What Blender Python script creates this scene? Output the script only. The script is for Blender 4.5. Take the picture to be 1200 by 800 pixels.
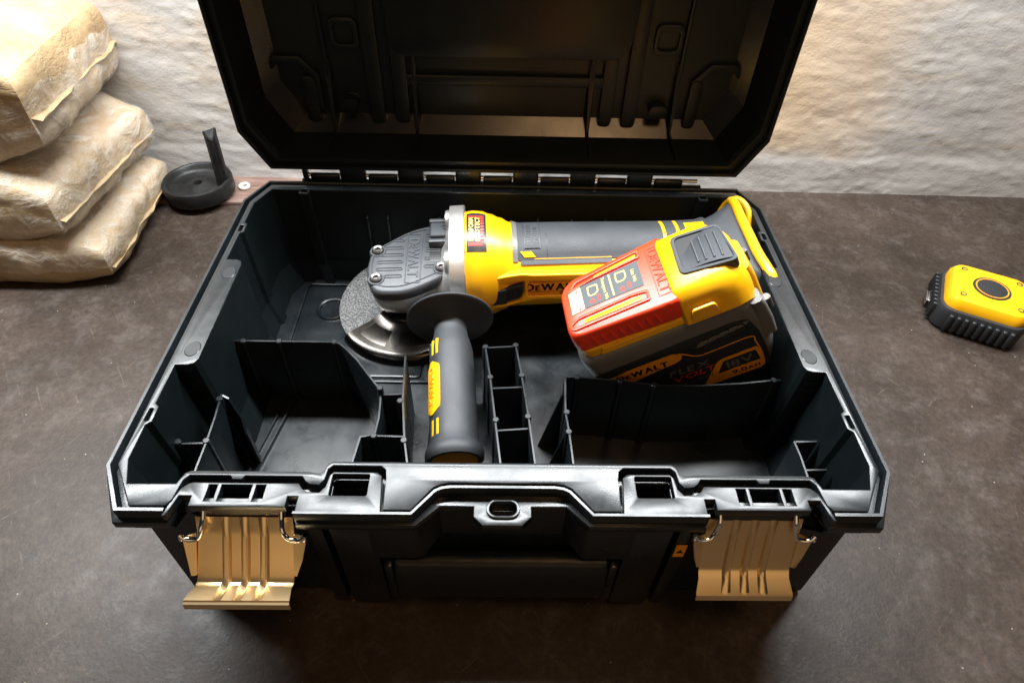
import bpy, bmesh, math, random
from math import sin, cos, pi, radians, atan2, sqrt
from mathutils import Vector, Matrix, noise
random.seed(4)
S = bpy.context.scene
for o in list(bpy.data.objects):
    bpy.data.objects.remove(o)
COL = S.collection

# ------------------------------------------------------------------ camera
def cam_setup():
    pit, yaw, rol = 0.7985, 0.0271, 0.0325
    f = Vector((sin(yaw)*cos(pit), cos(yaw)*cos(pit), -sin(pit)))
    r = Vector((cos(yaw), -sin(yaw), 0.0))
    u = r.cross(f)
    c, s = cos(rol), sin(rol)
    r2, u2 = c*r + s*u, -s*r + c*u
    cd = bpy.data.cameras.new('camera')
    cd.sensor_width = 36.0
    cd.sensor_fit = 'HORIZONTAL'
    cd.lens = 745.26*36.0/1200.0
    cd.clip_start = 0.01
    cd.clip_end = 60.0
    co = bpy.data.objects.new('camera', cd)
    COL.objects.link(co)
    m = Matrix((r2, u2, -f)).transposed().to_4x4()
    m.translation = Vector((-0.0025, -0.168, 0.4245))
    co.matrix_world = m
    S.camera = co
cam_setup()

# ------------------------------------------------------------------ light
W = bpy.data.worlds.new('World')
S.world = W
W.use_nodes = True
W.node_tree.nodes['Background'].inputs[0].default_value = (0.62, 0.82, 1.0, 1)
W.node_tree.nodes['Background'].inputs[1].default_value = 0.022

def area(name, loc, target, sx, sy, power, col):
    d = bpy.data.lights.new(name, 'AREA')
    d.shape = 'RECTANGLE'
    d.size, d.size_y = sx, sy
    d.energy = power
    d.color = col
    o = bpy.data.objects.new(name, d)
    COL.objects.link(o)
    o.location = loc
    v = Vector(target) - Vector(loc)
    o.rotation_euler = v.to_track_quat('-Z', 'Y').to_euler()
    return o
# cool tube lamp above the bench, warm bulb behind the photographer
area('tube_lamp', (-0.12, 0.36, 0.75), (-0.12, 0.36, 0.0), 1.36, 0.07, 36.0, (0.94, 0.975, 1.0))
area('warm_lamp', (0.22, -0.30, 1.30), (0.05, 0.15, 0.05), 0.34, 0.34, 2.6, (1.0, 0.58, 0.27))
area('room_fill', (0.1, -1.75, 0.95), (0.0, 0.0, 0.1), 2.4, 1.4, 6.5, (1.0, 0.66, 0.36))  # unseen area lamp added as warm fill, standing in for the lit room

S.view_settings.view_transform = 'Standard'
S.view_settings.look = 'None'
S.view_settings.exposure = 0.0
S.view_settings.gamma = 1.0
S.view_settings.use_curve_mapping = False
S.render.engine = 'CYCLES'

# ------------------------------------------------------------------ materials
def nodes(name):
    m = bpy.data.materials.new(name)
    m.use_nodes = True
    nt = m.node_tree
    return m, nt, nt.nodes['Principled BSDF']

def N(nt, kind, **kw):
    n = nt.nodes.new(kind)
    for k, v in kw.items():
        if k.startswith('i_'):
            key = k[2:].replace('_', ' ')
            n.inputs[key].default_value = v
        else:
            setattr(n, k, v)
    return n

def ramp(nt, fac, stops):
    r = nt.nodes.new('ShaderNodeValToRGB')
    e = r.color_ramp.elements
    while len(e) < len(stops):
        e.new(0.5)
    for i, (p, c) in enumerate(stops):
        e[i].position = p
        e[i].color = c if len(c) == 4 else (*c, 1)
    nt.links.new(fac, r.inputs[0])
    return r

def coords(nt, scale=(1, 1, 1), kind='Object'):
    tc = nt.nodes.new('ShaderNodeTexCoord')
    mp = nt.nodes.new('ShaderNodeMapping')
    mp.inputs['Scale'].default_value = scale
    nt.links.new(tc.outputs[kind], mp.inputs[0])
    return mp.outputs[0]

def plastic(name, col, rough, grain=0.0, gscale=2200, rvar=0.0, spec=0.5, cvar=0.0, coat=0.0):
    m, nt, b = nodes(name)
    b.inputs['Base Color'].default_value = (*col, 1)
    b.inputs['Roughness'].default_value = rough
    b.inputs['Specular IOR Level'].default_value = spec
    b.inputs['Coat Weight'].default_value = coat
    co = coords(nt)
    if rvar or cvar:
        n1 = N(nt, 'ShaderNodeTexNoise', i_Scale=38.0, i_Detail=7.0, i_Roughness=0.65)
        nt.links.new(co, n1.inputs['Vector'])
        if rvar:
            r = nt.nodes.new('ShaderNodeMapRange')
            r.inputs['From Min'].default_value = 0.3
            r.inputs['From Max'].default_value = 0.7
            r.inputs['To Min'].default_value = max(0.05, rough - rvar)
            r.inputs['To Max'].default_value = rough + rvar
            nt.links.new(n1.outputs[0], r.inputs[0])
            nt.links.new(r.outputs[0], b.inputs['Roughness'])
        if cvar:
            lo = tuple(c*(1-cvar) for c in col)
            hi = tuple(min(1, c*(1+cvar)+cvar*0.004) for c in col)
            rp = ramp(nt, n1.outputs[0], [(0.3, lo), (0.7, hi)])
            nt.links.new(rp.outputs[0], b.inputs['Base Color'])
    if grain:
        n2 = N(nt, 'ShaderNodeTexNoise', i_Scale=float(gscale), i_Detail=3.0)
        nt.links.new(co, n2.inputs['Vector'])
        bp = N(nt, 'ShaderNodeBump', i_Strength=grain, i_Distance=0.0004)
        nt.links.new(n2.outputs[0], bp.inputs['Height'])
        nt.links.new(bp.outputs[0], b.inputs['Normal'])
    return m

def metal(name, col, rough, grain=0.0, gscale=900, rvar=0.06):
    m = plastic(name, col, rough, grain, gscale, rvar)
    m.node_tree.nodes['Principled BSDF'].inputs['Metallic'].default_value = 1.0
    return m

M = {}
M['case'] = plastic('black_case_plastic', (0.0055, 0.0080, 0.0095), 0.31, 0.10, 1500, 0.09, 0.5, 0.15)
M['tub'] = plastic('satin_tub_plastic', (0.0042, 0.0070, 0.0080), 0.55, 0.15, 1300, 0.05, 0.12, 0.15)
M['lid'] = plastic('black_lid_plastic', (0.0065, 0.0095, 0.0110), 0.40, 0.10, 1500, 0.05, 0.34, 0.15)
M['lidslope'] = plastic('polished_black_plastic', (0.012, 0.013, 0.014), 0.25, 0.05, 1500, 0.04, 0.6)
M['rubber'] = plastic('grey_rubber', (0.036, 0.040, 0.045), 0.58, 0.5, 1700, 0.08, 0.45, 0.10)
M['grip'] = plastic('side_handle_rubber', (0.025, 0.028, 0.031), 0.55, 0.35, 1500, 0.07, 0.5, 0.18)
M['dark'] = plastic('dark_plastic', (0.020, 0.022, 0.025), 0.45, 0.12, 1500, 0.05)
M['gearcover'] = plastic('charcoal_cover', (0.040, 0.044, 0.049), 0.46, 0.30, 1500, 0.05)
M['yellow'] = plastic('yellow_plastic', (0.86, 0.43, 0.003), 0.34, 0.06, 1600, 0.05, 0.5)
M['orange'] = plastic('orange_paint', (0.78, 0.29, 0.008), 0.40)
M['red'] = plastic('red_orange_cap_plastic', (0.78, 0.048, 0.012), 0.36, 0.12, 1600, 0.05)
M['grey'] = plastic('dark_grey_plastic', (0.13, 0.127, 0.124), 0.34, 0.30, 1800, 0.06)
M['printblack'] = plastic('black_print', (0.010, 0.010, 0.010), 0.45)
M['printyellow'] = plastic('pale_yellow_print', (0.85, 0.62, 0.14), 0.45)
M['printcream'] = plastic('cream_print', (0.86, 0.66, 0.30), 0.45)
M['printgrey'] = plastic('grey_print', (0.10, 0.11, 0.115), 0.45)
M['printred'] = plastic('red_print', (0.62, 0.03, 0.02), 0.45)
M['panel'] = plastic('dark_label_film', (0.022, 0.024, 0.026), 0.32, 0.0, 1, 0.04)
M['labelgrey'] = plastic('slate_label_film', (0.060, 0.068, 0.072), 0.40)
M['silver'] = metal('cast_silver', (0.80, 0.77, 0.73), 0.36, 0.35, 900)
M['silver'].node_tree.nodes['Principled BSDF'].inputs['Metallic'].default_value = 0.88
M['steel'] = metal('bright_steel', (0.80, 0.80, 0.80), 0.22)
M['screw'] = metal('dull_screw', (0.20, 0.19, 0.18), 0.42)
M['chrome'] = metal('chrome_wire', (0.86, 0.84, 0.80), 0.12)
M['gold'] = metal('zinc_gold_plate', (0.88, 0.66, 0.36), 0.33, 0.05, 3200, 0.0)
M['guard'] = metal('black_chrome_guard', (0.050, 0.045, 0.040), 0.22, 0.05, 300, 0.05)
M['wheelblack'] = plastic('worn_black_bakelite', (0.007, 0.007, 0.0068), 0.45, 0.6, 500, 0.1, 0.3, 0.6)
M['white'] = plastic('off_white_plastic', (0.70, 0.66, 0.58), 0.4)

def mat_disc():
    m, nt, b = nodes('abrasive_disc')
    co = coords(nt)
    v = N(nt, 'ShaderNodeTexVoronoi', i_Scale=560.0)
    nt.links.new(co, v.inputs['Vector'])
    n = N(nt, 'ShaderNodeTexNoise', i_Scale=620.0, i_Detail=5.0, i_Roughness=0.75)
    nt.links.new(co, n.inputs['Vector'])
    w = N(nt, 'ShaderNodeTexBrick', i_Scale=330.0, i_Mortar_Size=0.05)
    w.inputs['Color1'].default_value = (0.04, 0.042, 0.044, 1)
    w.inputs['Color2'].default_value = (0.06, 0.062, 0.064, 1)
    w.inputs['Mortar'].default_value = (0.30, 0.29, 0.27, 1)
    nt.links.new(co, w.inputs['Vector'])
    r = ramp(nt, n.outputs[0], [(0.47, (0, 0, 0)), (0.57, (1, 1, 1))])
    mx = N(nt, 'ShaderNodeMix', data_type='RGBA')
    mx.inputs[6].default_value = (0.034, 0.036, 0.038, 1)
    nt.links.new(r.outputs[0], mx.inputs[0])
    nt.links.new(w.outputs[0], mx.inputs[7])
    r2 = ramp(nt, v.outputs['Distance'], [(0.05, (0.36, 0.35, 0.33)), (0.18, (0, 0, 0))])
    ad = N(nt, 'ShaderNodeMix', data_type='RGBA', blend_type='LIGHTEN')
    ad.inputs[0].default_value = 0.6
    nt.links.new(mx.outputs[2], ad.inputs[6])
    nt.links.new(r2.outputs[0], ad.inputs[7])
    nt.links.new(ad.outputs[2], b.inputs['Base Color'])
    b.inputs['Roughness'].default_value = 0.55
    bp = N(nt, 'ShaderNodeBump', i_Strength=0.9, i_Distance=0.0008)
    nt.links.new(n.outputs[0], bp.inputs['Height'])
    nt.links.new(bp.outputs[0], b.inputs['Normal'])
    return m
M['disc'] = mat_disc()

def mat_table():
    m, nt, b = nodes('worn_brown_board')
    co = coords(nt)
    n1 = N(nt, 'ShaderNodeTexNoise', i_Scale=9.0, i_Detail=9.0, i_Roughness=0.68, i_Distortion=0.6)
    nt.links.new(co, n1.inputs['Vector'])
    base = ramp(nt, n1.outputs[0], [(0.25, (0.020, 0.0133, 0.0096)), (0.5, (0.036, 0.0253, 0.0190)), (0.75, (0.060, 0.0435, 0.034))])
    # dusty film
    n2 = N(nt, 'ShaderNodeTexNoise', i_Scale=42.0, i_Detail=8.0, i_Roughness=0.7)
    nt.links.new(co, n2.inputs['Vector'])
    d = ramp(nt, n2.outputs[0], [(0.50, (0, 0, 0)), (0.80, (0.42, 0.42, 0.42))])
    mx = N(nt, 'ShaderNodeMix', data_type='RGBA')
    nt.links.new(d.outputs[0], mx.inputs[0])
    nt.links.new(base.outputs[0], mx.inputs[6])
    mx.inputs[7].default_value = (0.13, 0.11, 0.10, 1)
    # fine scratches in several directions
    cur = mx.outputs[2]
    for rz, sc_, th in ((0.95, 5.0, 0.70), (-0.7, 4.0, 0.71), (1.9, 6.0, 0.72)):
        ma_ = nt.nodes.new('ShaderNodeMapping')
        ma_.inputs['Rotation'].default_value = (0, 0, rz)
        nt.links.new(co, ma_.inputs[0])
        mb_ = nt.nodes.new('ShaderNodeMapping')
        mb_.inputs['Scale'].default_value = (3.0, 95.0, 1.0)
        nt.links.new(ma_.outputs[0], mb_.inputs[0])
        n3 = N(nt, 'ShaderNodeTexNoise', i_Scale=sc_, i_Detail=2.0, i_Distortion=0.3)
        nt.links.new(mb_.outputs[0], n3.inputs['Vector'])
        sc = ramp(nt, n3.outputs[0], [(th, (0, 0, 0)), (th+.012, (0.30, 0.30, 0.30)), (th+.03, (0, 0, 0))])
        mx2 = N(nt, 'ShaderNodeMix', data_type='RGBA')
        nt.links.new(sc.outputs[0], mx2.inputs[0])
        nt.links.new(cur, mx2.inputs[6])
        mx2.inputs[7].default_value = (0.22, 0.18, 0.15, 1)
        cur = mx2.outputs[2]
    # fine mottling
    n6 = N(nt, 'ShaderNodeTexNoise', i_Scale=190.0, i_Detail=8.0, i_Roughness=0.75)
    nt.links.new(co, n6.inputs['Vector'])
    fm = ramp(nt, n6.outputs[0], [(0.3, (0.62, 0.62, 0.62)), (0.5, (1, 1, 1)), (0.72, (1.55, 1.5, 1.45))])
    mul = N(nt, 'ShaderNodeMix', data_type='RGBA', blend_type='MULTIPLY')
    mul.inputs[0].default_value = 1.0
    nt.links.new(cur, mul.inputs[6])
    nt.links.new(fm.outputs[0], mul.inputs[7])
    mx2 = mul
    # specks
    v = N(nt, 'ShaderNodeTexVoronoi', i_Scale=62.0)
    nt.links.new(co, v.inputs['Vector'])
    sp = ramp(nt, v.outputs['Distance'], [(0.022, (0.8, 0.8, 0.8)), (0.042, (0, 0, 0))])
    mx3 = N(nt, 'ShaderNodeMix', data_type='RGBA')
    nt.links.new(sp.outputs[0], mx3.inputs[0])
    nt.links.new(mx2.outputs[2], mx3.inputs[6])
    mx3.inputs[7].default_value = (0.34, 0.29, 0.22, 1)
    nt.links.new(mx3.outputs[2], b.inputs['Base Color'])
    rr = ramp(nt, n2.outputs[0], [(0.3, (0.36, 0.36, 0.36)), (0.75, (0.58, 0.58, 0.58))])
    nt.links.new(rr.outputs[0], b.inputs['Roughness'])
    b.inputs['Specular IOR Level'].default_value = 0.30
    bp = N(nt, 'ShaderNodeBump', i_Strength=0.22, i_Distance=0.0006)
    n4 = N(nt, 'ShaderNodeTexNoise', i_Scale=420.0, i_Detail=4.0)
    nt.links.new(co, n4.inputs['Vector'])
    nt.links.new(n4.outputs[0], bp.inputs['Height'])
    nt.links.new(bp.outputs[0], b.inputs['Normal'])
    return m
M['table'] = mat_table()

def mat_ledge():
    m, nt, b = nodes('reddish_laminated_board')
    co = coords(nt, (3, 30, 30))
    n1 = N(nt, 'ShaderNodeTexNoise', i_Scale=12.0, i_Detail=6.0)
    nt.links.new(co, n1.inputs['Vector'])
    r = ramp(nt, n1.outputs[0], [(0.3, (0.10, 0.055, 0.042)), (0.7, (0.19, 0.125, 0.10))])
    nt.links.new(r.outputs[0], b.inputs['Base Color'])
    b.inputs['Roughness'].default_value = 0.4
    return m
M['ledge'] = mat_ledge()

def mat_wall():
    m, nt, b = nodes('whitewashed_plaster')
    co = coords(nt)
    n1 = N(nt, 'ShaderNodeTexNoise', i_Scale=5.5, i_Detail=8.0, i_Roughness=0.62, i_Distortion=0.5)
    nt.links.new(co, n1.inputs['Vector'])
    c1 = ramp(nt, n1.outputs[0], [(0.30, (0.36, 0.352, 0.34)), (0.5, (0.46, 0.435, 0.405)), (0.70, (0.51, 0.41, 0.31))])
    # streaky trowel stains along the wall
    mp = nt.nodes.new('ShaderNodeMapping')
    mp.inputs['Scale'].default_value = (3.0, 3.0, 26.0)
    nt.links.new(co, mp.inputs[0])
    n2 = N(nt, 'ShaderNodeTexNoise', i_Scale=3.0, i_Detail=7.0, i_Roughness=0.6)
    nt.links.new(mp.outputs[0], n2.inputs['Vector'])
    st = ramp(nt, n2.outputs[0], [(0.54, (0, 0, 0)), (0.70, (0.5, 0.5, 0.5))])
    mx = N(nt, 'ShaderNodeMix', data_type='RGBA')
    nt.links.new(st.outputs[0], mx.inputs[0])
    nt.links.new(c1.outputs[0], mx.inputs[6])
    mx.inputs[7].default_value = (0.50, 0.40, 0.28, 1)
    # warm glow beside the case, painted into the plaster colour
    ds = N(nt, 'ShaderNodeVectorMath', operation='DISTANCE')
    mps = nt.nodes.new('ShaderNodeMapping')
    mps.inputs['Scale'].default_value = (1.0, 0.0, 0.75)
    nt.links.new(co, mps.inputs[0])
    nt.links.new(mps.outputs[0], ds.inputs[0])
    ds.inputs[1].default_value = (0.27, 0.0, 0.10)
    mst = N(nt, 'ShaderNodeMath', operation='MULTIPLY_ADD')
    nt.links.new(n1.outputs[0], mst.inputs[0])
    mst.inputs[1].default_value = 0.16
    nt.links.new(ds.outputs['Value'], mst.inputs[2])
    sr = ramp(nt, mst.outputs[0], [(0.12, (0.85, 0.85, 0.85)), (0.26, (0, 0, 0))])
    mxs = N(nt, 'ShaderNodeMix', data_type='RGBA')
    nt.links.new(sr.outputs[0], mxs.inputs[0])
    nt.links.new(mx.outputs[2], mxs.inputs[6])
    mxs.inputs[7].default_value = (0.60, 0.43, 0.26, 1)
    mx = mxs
    # greyer band low on the wall near the bench
    sep = nt.nodes.new('ShaderNodeSeparateXYZ')
    nt.links.new(co, sep.inputs[0])
    n3 = N(nt, 'ShaderNodeTexNoise', i_Scale=14.0, i_Detail=4.0)
    nt.links.new(co, n3.inputs['Vector'])
    ma = N(nt, 'ShaderNodeMath', operation='MULTIPLY_ADD')
    nt.links.new(n3.outputs[0], ma.inputs[0])
    ma.inputs[1].default_value = 0.035
    nt.links.new(sep.outputs[2], ma.inputs[2])
    band = ramp(nt, ma.outputs[0], [(0.060, (1, 1, 1)), (0.078, (0, 0, 0))])
    mx2 = N(nt, 'ShaderNodeMix', data_type='RGBA')
    nt.links.new(band.outputs[0], mx2.inputs[0])
    nt.links.new(mx.outputs[2], mx2.inputs[6])
    mx2.inputs[7].default_value = (0.44, 0.42, 0.395, 1)
    nt.links.new(mx2.outputs[2], b.inputs['Base Color'])
    b.inputs['Roughness'].default_value = 0.85
    n5 = N(nt, 'ShaderNodeTexNoise', i_Scale=330.0, i_Detail=5.0, i_Roughness=0.6)
    nt.links.new(co, n5.inputs['Vector'])
    bp = N(nt, 'ShaderNodeBump', i_Strength=0.20, i_Distance=0.002)
    nt.links.new(n5.outputs[0], bp.inputs['Height'])
    nt.links.new(bp.outputs[0], b.inputs['Normal'])
    return m
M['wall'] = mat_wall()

def mat_paper():
    m, nt, b = nodes('kraft_paper')
    co = coords(nt)
    n1 = N(nt, 'ShaderNodeTexNoise', i_Scale=14.0, i_Detail=8.0, i_Roughness=0.65)
    nt.links.new(co, n1.inputs['Vector'])
    c = ramp(nt, n1.outputs[0], [(0.3, (0.27, 0.17, 0.08)), (0.55, (0.40, 0.285, 0.15)), (0.75, (0.48, 0.375, 0.22))])
    nt.links.new(c.outputs[0], b.inputs['Base Color'])
    b.inputs['Roughness'].default_value = 0.62
    b.inputs['Coat Weight'].default_value = 0.30
    b.inputs['Coat Roughness'].default_value = 0.25
    n2 = N(nt, 'ShaderNodeTexVoronoi', i_Scale=34.0, feature='F1')
    n3 = N(nt, 'ShaderNodeTexNoise', i_Scale=30.0, i_Detail=5.0)
    wr = N(nt, 'ShaderNodeMix', data_type='VECTOR')
    wr.inputs[0].default_value = 0.06
    nt.links.new(co, wr.inputs[4]); nt.links.new(n3.outputs['Color'], wr.inputs[5])
    nt.links.new(wr.outputs[1], n2.inputs['Vector'])
    bp = N(nt, 'ShaderNodeBump', i_Strength=0.15, i_Distance=0.003)
    nt.links.new(n2.outputs['Distance'], bp.inputs['Height'])
    cr_ = N(nt, 'ShaderNodeTexVoronoi', i_Scale=13.0, feature='DISTANCE_TO_EDGE')
    nt.links.new(wr.outputs[1], cr_.inputs['Vector'])
    crr = ramp(nt, cr_.outputs['Distance'], [(0.0, (0, 0, 0)), (0.045, (0.75, 0.75, 0.75)), (0.2, (1, 1, 1))])
    bp0 = N(nt, 'ShaderNodeBump', i_Strength=0.35, i_Distance=0.003)
    nt.links.new(crr.outputs[0], bp0.inputs['Height'])
    nt.links.new(bp0.outputs[0], bp.inputs['Normal'])
    bp2 = N(nt, 'ShaderNodeBump', i_Strength=0.07, i_Distance=0.001)
    n4 = N(nt, 'ShaderNodeTexNoise', i_Scale=120.0, i_Detail=5.0)
    nt.links.new(co, n4.inputs['Vector'])
    nt.links.new(n4.outputs[0], bp2.inputs['Height'])
    nt.links.new(bp.outputs[0], bp2.inputs['Normal'])
    nt.links.new(bp2.outputs[0], b.inputs['Normal'])
    nt.links.new(bp.outputs[0], b.inputs['Coat Normal'])
    return m
M['paper'] = mat_paper()

def mat_film():
    m, nt, b = nodes('clear_stretch_film')
    out = nt.nodes['Material Output']
    co = coords(nt)
    b.inputs['Base Color'].default_value = (0.75, 0.72, 0.66, 1)
    b.inputs['Roughness'].default_value = 0.16
    n2 = N(nt, 'ShaderNodeTexNoise', i_Scale=26.0, i_Detail=4.0, i_Distortion=2.5)
    nt.links.new(co, n2.inputs['Vector'])
    bp = N(nt, 'ShaderNodeBump', i_Strength=0.8, i_Distance=0.008)
    nt.links.new(n2.outputs[0], bp.inputs['Height'])
    nt.links.new(bp.outputs[0], b.inputs['Normal'])
    al = ramp(nt, n2.outputs[0], [(0.35, (0.10, 0.10, 0.10)), (0.7, (0.40, 0.40, 0.40))])
    nt.links.new(al.outputs[0], b.inputs['Alpha'])
    return m
M['film'] = mat_film()

# ------------------------------------------------------------------ mesh building (millimetres)
class MB:
    def __init__(self, xf=None):
        self.bm = bmesh.new()
        self.xf = xf
    def _add(self, verts, faces, mtx=None):
        vs = []
        for v in verts:
            p = Vector(v)
            if mtx is not None:
                p = mtx @ p
            vs.append(self.bm.verts.new(p))
        for f in faces:
            try:
                self.bm.faces.new([vs[i] for i in f])
            except ValueError:
                pass
        return vs
    def merge(self, other_mesh, mtx=None):
        vs = [self.bm.verts.new(mtx @ v.co if mtx else v.co) for v in other_mesh.vertices]
        for p in other_mesh.polygons:
            try:
                self.bm.faces.new([vs[i] for i in p.vertices])
            except ValueError:
                pass
    def box(self, x0, x1, y0, y1, z0, z1, bev=0.0, seg=2, mtx=None):
        t = bmesh.new()
        bmesh.ops.create_cube(t, size=1.0)
        for v in t.verts:
            v.co = Vector((x0 + (v.co.x+.5)*(x1-x0), y0 + (v.co.y+.5)*(y1-y0), z0 + (v.co.z+.5)*(z1-z0)))
        if bev:
            bmesh.ops.bevel(t, geom=t.edges[:], offset=bev, segments=seg, profile=0.5, affect='EDGES')
        me = bpy.data.meshes.new('t')
        t.to_mesh(me); t.free()
        self.merge(me, mtx)
        bpy.data.meshes.remove(me)
        return self
    def plate(self, outer, holes, z0, z1, bev=0.0, mtx=None, res=1):
        cu = bpy.data.curves.new('t', 'CURVE')
        cu.dimensions = '2D'
        cu.fill_mode = 'BOTH'
        cu.extrude = (z1-z0)/2 - bev
        cu.bevel_depth = bev
        cu.bevel_resolution = res
        cu.offset = -bev
        for poly in [outer] + list(holes):
            sp = cu.splines.new('POLY')
            sp.points.add(len(poly)-1)
            for i, p in enumerate(poly):
                sp.points[i].co = (p[0], p[1], 0, 1)
            sp.use_cyclic_u = True
        ob = bpy.data.objects.new('t', cu)
        me = bpy.data.meshes.new_from_object(ob)
        t = Matrix.Translation((0, 0, (z0+z1)/2))
        self.merge(me, (mtx @ t) if mtx is not None else t)
        bpy.data.objects.remove(ob); bpy.data.curves.remove(cu); bpy.data.meshes.remove(me)
        return self
    def loft(self, rings, cap0=True, cap1=True, closed=True, mtx=None):
        n = len(rings[0])
        vs, fs = [], []
        for r in rings:
            vs += list(r)
        for k in range(len(rings)-1):
            for i in range(n if closed else n-1):
                j = (i+1) % n
                fs.append((k*n+i, k*n+j, (k+1)*n+j, (k+1)*n+i))
        if cap0: fs.append(tuple(range(n-1, -1, -1)))
        if cap1: fs.append(tuple((len(rings)-1)*n+i for i in range(n)))
        self._add(vs, fs, mtx)
        return self
    def lathe(self, prof, n=40, mtx=None, a0=0.0, a1=2*pi):
        # prof: (r, z) about Z
        full = abs(a1-a0-2*pi) < 1e-6
        m = n if full else n+1
        vs, fs = [], []
        for r, z in prof:
            for i in range(m):
                a = a0 + (a1-a0)*i/n
                vs.append((r*cos(a), r*sin(a), z))
        for k in range(len(prof)-1):
            for i in range(n):
                j = (i+1) % m
                fs.append((k*m+i, k*m+j, (k+1)*m+j, (k+1)*m+i))
        self._add(vs, fs, mtx)
        return self
    def cyl(self, p0, p1, r0, r1=None, n=16, bev=0.0):
        r1 = r0 if r1 is None else r1
        p0, p1 = Vector(p0), Vector(p1)
        d = p1-p0
        L = d.length
        q = d.to_track_quat('Z', 'Y').to_matrix().to_4x4()
        q.translation = p0
        b = bev
        prof = [(0.0001, 0), (r0-b, 0)] + ([(r0, b)] if b else []) + ([(r1, L-b)] if b else []) + [(r1-b, L), (0.0001, L)]
        self.lathe(prof, n, q)
        return self
    def tube(self, pts, r, n=10, cap=True, flat=None):
        pts = [Vector(p) for p in pts]
        rings = []
        up = None
        for i, p in enumerate(pts):
            if i == 0: t = pts[1]-pts[0]
            elif i == len(pts)-1: t = pts[-1]-pts[-2]
            else: t = (pts[i+1]-p).normalized() + (p-pts[i-1]).normalized()
            t.normalize()
            if up is None:
                up = t.orthogonal().normalized()
            else:
                up = (up - t*up.dot(t)).normalized()
            s = t.cross(up)
            rr = r[i] if isinstance(r, (list, tuple)) else r
            rings.append([p + rr*(cos(2*pi*k/n)*up + sin(2*pi*k/n)*s) for k in range(n)])
        self.loft(rings, cap, cap)
        return self
    def strip(self, pts, zb, th):
        # thin upright wall along plan polyline pts (x, y, ztop)
        P = [Vector((p[0], p[1])) for p in pts]
        L, R = [], []
        for i, p in enumerate(P):
            if i == 0: d = P[1]-P[0]
            elif i == len(P)-1: d = P[-1]-P[-2]
            else: d = (P[i+1]-p).normalized() + (p-P[i-1]).normalized()
            d.normalize()
            nn = Vector((-d.y, d.x))
            k = 1.0
            if 0 < i < len(P)-1:
                e = (P[i]-P[i-1]).normalized()
                k = 1/max(0.4, abs(nn.dot(Vector((-e.y, e.x)))))
            L.append(p+nn*th/2*k); R.append(p-nn*th/2*k)
        rings = []
        for i, p in enumerate(pts):
            zt = p[2]
            zbb = p[3] if len(p) > 3 else zb
            wb = 1.25
            lb = P[i]+(L[i]-P[i])*wb; rb = P[i]+(R[i]-P[i])*wb
            lt = P[i]+(L[i]-P[i])*.75; rt = P[i]+(R[i]-P[i])*.75
            rings.append([(rb.x, rb.y, zbb), (R[i].x, R[i].y, zt-.4), (rt.x, rt.y, zt), (lt.x, lt.y, zt), (L[i].x, L[i].y, zt-.4), (lb.x, lb.y, zbb)])
        self.loft(rings)
        return self
    def shell(self, xs, ths, ro, ri, mtx=None):
        # thick patch on a body of revolution about X: ro(x, th), ri(x, th)
        nx, nt = len(xs), len(ths)
        vs, fs = [], []
        for f in (ro, ri):
            for x in xs:
                for t in ths:
                    r = f(x, t)
                    vs.append((x, r*cos(t), r*sin(t)))
        o = nx*nt
        for i in range(nx-1):
            for j in range(nt-1):
                a, b2, c, d = i*nt+j, i*nt+j+1, (i+1)*nt+j+1, (i+1)*nt+j
                fs.append((a, b2, c, d)); fs.append((o+d, o+c, o+b2, o+a))
        for i in range(nx-1):
            a, d = i*nt, (i+1)*nt
            fs.append((a, d, o+d, o+a))
            a, d = i*nt+nt-1, (i+1)*nt+nt-1
            fs.append((a, o+a, o+d, d))
        for j in range(nt-1):
            fs.append((j, o+j, o+j+1, j+1))
            a = (nx-1)*nt+j
            fs.append((a, a+1, o+a+1, o+a))
        self._add(vs, fs, mtx)
        return self
    def text(self, s, size, mtx, ext=0.15, bold=0.0, sx=1.0, align='CENTER', shear=0.0, space=1.0):
        cu = bpy.data.curves.new('t', 'FONT')
        cu.body = s
        cu.size = size
        cu.extrude = ext
        cu.offset = bold
        cu.align_x = align
        cu.align_y = 'CENTER'
        cu.shear = shear
        cu.space_character = space
        cu.resolution_u = 4
        ob = bpy.data.objects.new('t', cu)
        me = bpy.data.meshes.new_from_object(ob)
        self.merge(me, mtx @ Matrix.Diagonal((sx, 1, 1, 1)))
        bpy.data.objects.remove(ob); bpy.data.curves.remove(cu); bpy.data.meshes.remove(me)
        return self
    def build(self, name, mat, parent=None, ang=32, flat=False):
        bm = self.bm
        bmesh.ops.remove_doubles(bm, verts=bm.verts[:], dist=0.001)
        bmesh.ops.recalc_face_normals(bm, faces=bm.faces[:])
        me = bpy.data.meshes.new(name)
        org = self.xf if self.xf is not None else Vector((0, 0, 0))
        for v in bm.verts:
            v.co = (v.co - org)*0.001
        bm.to_mesh(me); bm.free()
        if not flat:
            me.polygons.foreach_set('use_smooth', [True]*len(me.polygons))
            me.set_sharp_from_angle(angle=radians(ang))
        me.materials.append(M[mat] if isinstance(mat, str) else mat)
        o = bpy.data.objects.new(name, me)
        COL.objects.link(o)
        if parent is not None:
            o.parent = parent
        return o

def thing(name, label, cat, mtx=None, group=None):
    o = bpy.data.objects.new(name, None)
    o.empty_display_size = 0.02
    COL.objects.link(o)
    if mtx is not None:
        o.matrix_world = mtx
    o['label'] = label
    o['category'] = cat
    if group:
        o['group'] = group
    return o

def frame(origin, x, y, z):
    m = Matrix((x, y, z)).transposed().to_4x4()
    m.translation = Vector(origin)
    return m

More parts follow.
